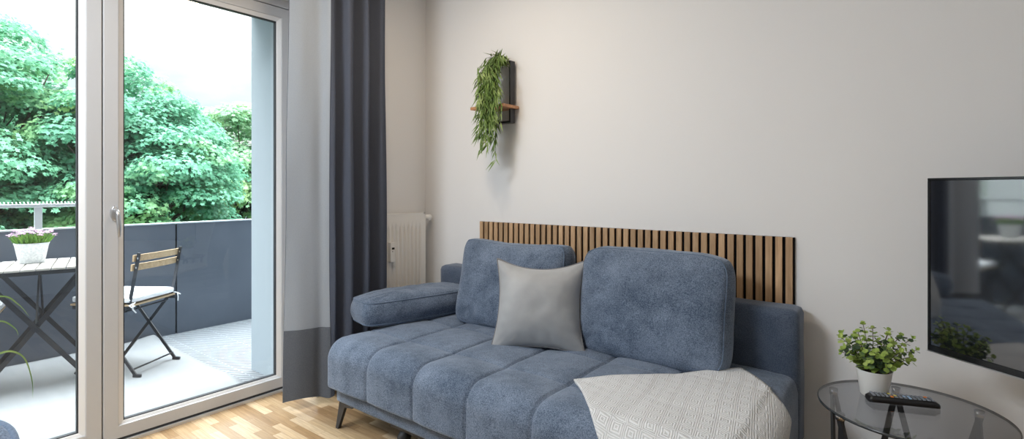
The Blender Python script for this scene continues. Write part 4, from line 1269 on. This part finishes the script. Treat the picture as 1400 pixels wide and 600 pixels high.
for k in range(4):
    for yy in (-2.1, -.1, 1.9):
        z = 1.2 + k*3.0 + .6
        w_ = rect_frame(MB(), 2.38, 2.43, yy-.6, yy+.6, z, z+1.5, .08).build('window_frame', M['pvc'], hb)
        MB().box((2.39, yy-.54, z+.06), (2.405, yy+.54, z+1.44)).build('pane', M['dark_pane'], w_)
struct('ground_outside', MB().box((-60, -50, GZ - .3), (-.9, 60, GZ)), M['ground'])

# ------------------------------------------------------------------ sky, lamp and added fill light
sc = bpy.context.scene
w = bpy.data.worlds.new('World'); sc.world = w; w.use_nodes = True
nt = w.node_tree
for n in list(nt.nodes): nt.nodes.remove(n)
out = N(nt, 'ShaderNodeOutputWorld'); bg = N(nt, 'ShaderNodeBackground')
tc = N(nt, 'ShaderNodeTexCoord')
mp = N(nt, 'ShaderNodeMapping'); mp.inputs['Scale'].default_value = (1, 1, 2.2); L(nt, tc.outputs['Generated'], mp.inputs[0])
nz = N(nt, 'ShaderNodeTexNoise'); nz.inputs['Scale'].default_value = 4.5; nz.inputs['Detail'].default_value = 7; L(nt, mp.outputs[0], nz.inputs['Vector'])
r = N(nt, 'ShaderNodeValToRGB'); r.color_ramp.elements[0].position = .36; r.color_ramp.elements[1].position = .56
r.color_ramp.elements[0].color = (.70, .87, 1.0, 1); r.color_ramp.elements[1].color = (1, 1, 1, 1)
L(nt, nz.outputs['Fac'], r.inputs[0])
# overcast: three times brighter overhead than at the horizon
sx = N(nt, 'ShaderNodeSeparateXYZ'); L(nt, tc.outputs['Generated'], sx.inputs[0])
mr = N(nt, 'ShaderNodeMapRange'); mr.inputs['From Min'].default_value = 0; mr.inputs['From Max'].default_value = 1; mr.inputs['To Min'].default_value = 1.14; mr.inputs['To Max'].default_value = 26
sq = N(nt, 'ShaderNodeMath', operation='POWER'); sq.inputs[1].default_value = 3; mxm = N(nt, 'ShaderNodeMath', operation='MAXIMUM'); mxm.inputs[1].default_value = 0
L(nt, sx.outputs[2], mxm.inputs[0]); L(nt, mxm.outputs[0], sq.inputs[0]); L(nt, sq.outputs[0], mr.inputs['Value'])
L(nt, r.outputs[0], bg.inputs['Color']); L(nt, mr.outputs[0], bg.inputs['Strength']); L(nt, bg.outputs[0], out.inputs[0])

def area(name, loc, target, size, power, color, shape='RECTANGLE', size_y=None):
    l = bpy.data.lights.new(name, 'AREA'); l.energy = power; l.color = color; l.shape = shape; l.size = size
    if size_y: l.size_y = size_y
    o = bpy.data.objects.new(name, l); COL.objects.link(o); o.location = loc
    o.rotation_euler = (V(target) - V(loc)).to_track_quat('-Z', 'Y').to_euler()
    return o
pt = area('window_portal', (-.82, (OY0+OY1)/2, 1.2), (2, (OY0+OY1)/2, 1.2), OY1-OY0, 10, (1, 1, 1), 'RECTANGLE', 2.4)
pt.data.cycles.is_portal = True
pt2 = area('window_portal', (-.82, (WY0+WY1)/2, 1.33), (2, (WY0+WY1)/2, 1.33), WY1-WY0, 10, (1, 1, 1), 'RECTANGLE', 2.1)
pt2.data.cycles.is_portal = True
area('lamp_and_fill_light', (.95, -1.05, CEIL - .06), (.95, -1.05, 0), .35, 13, (1.0, .80, .58), 'DISK')
area('lamp_and_fill_light', (.62, -2.95, CEIL - .06), (1.15, -2.1, 0), 1.0, 98, (.89, .95, 1.0), 'DISK')  # added cool fill without a fixture, brightens sofa and walls

# ------------------------------------------------------------------ camera
cam = bpy.data.cameras.new('Camera'); co_ = bpy.data.objects.new('Camera', cam); COL.objects.link(co_)
cam.sensor_fit = 'HORIZONTAL'; cam.sensor_width = 36; cam.lens = 18
cam.shift_y = -42/1400; cam.clip_start = .02; cam.clip_end = 200
co_.location = (2.705, -2.5, 1.2)
co_.rotation_euler = V((-.61137636, .79133997, 0)).to_track_quat('-Z', 'Y').to_euler()
sc.camera = co_
sc.view_settings.view_transform = 'Standard'; sc.view_settings.look = 'None'
sc.view_settings.exposure = 0; sc.view_settings.gamma = 1; sc.view_settings.use_curve_mapping = False
sc.cycles.use_denoising = True
sc.cycles.max_bounces = 12; sc.cycles.transparent_max_bounces = 16; sc.cycles.diffuse_bounces = 6
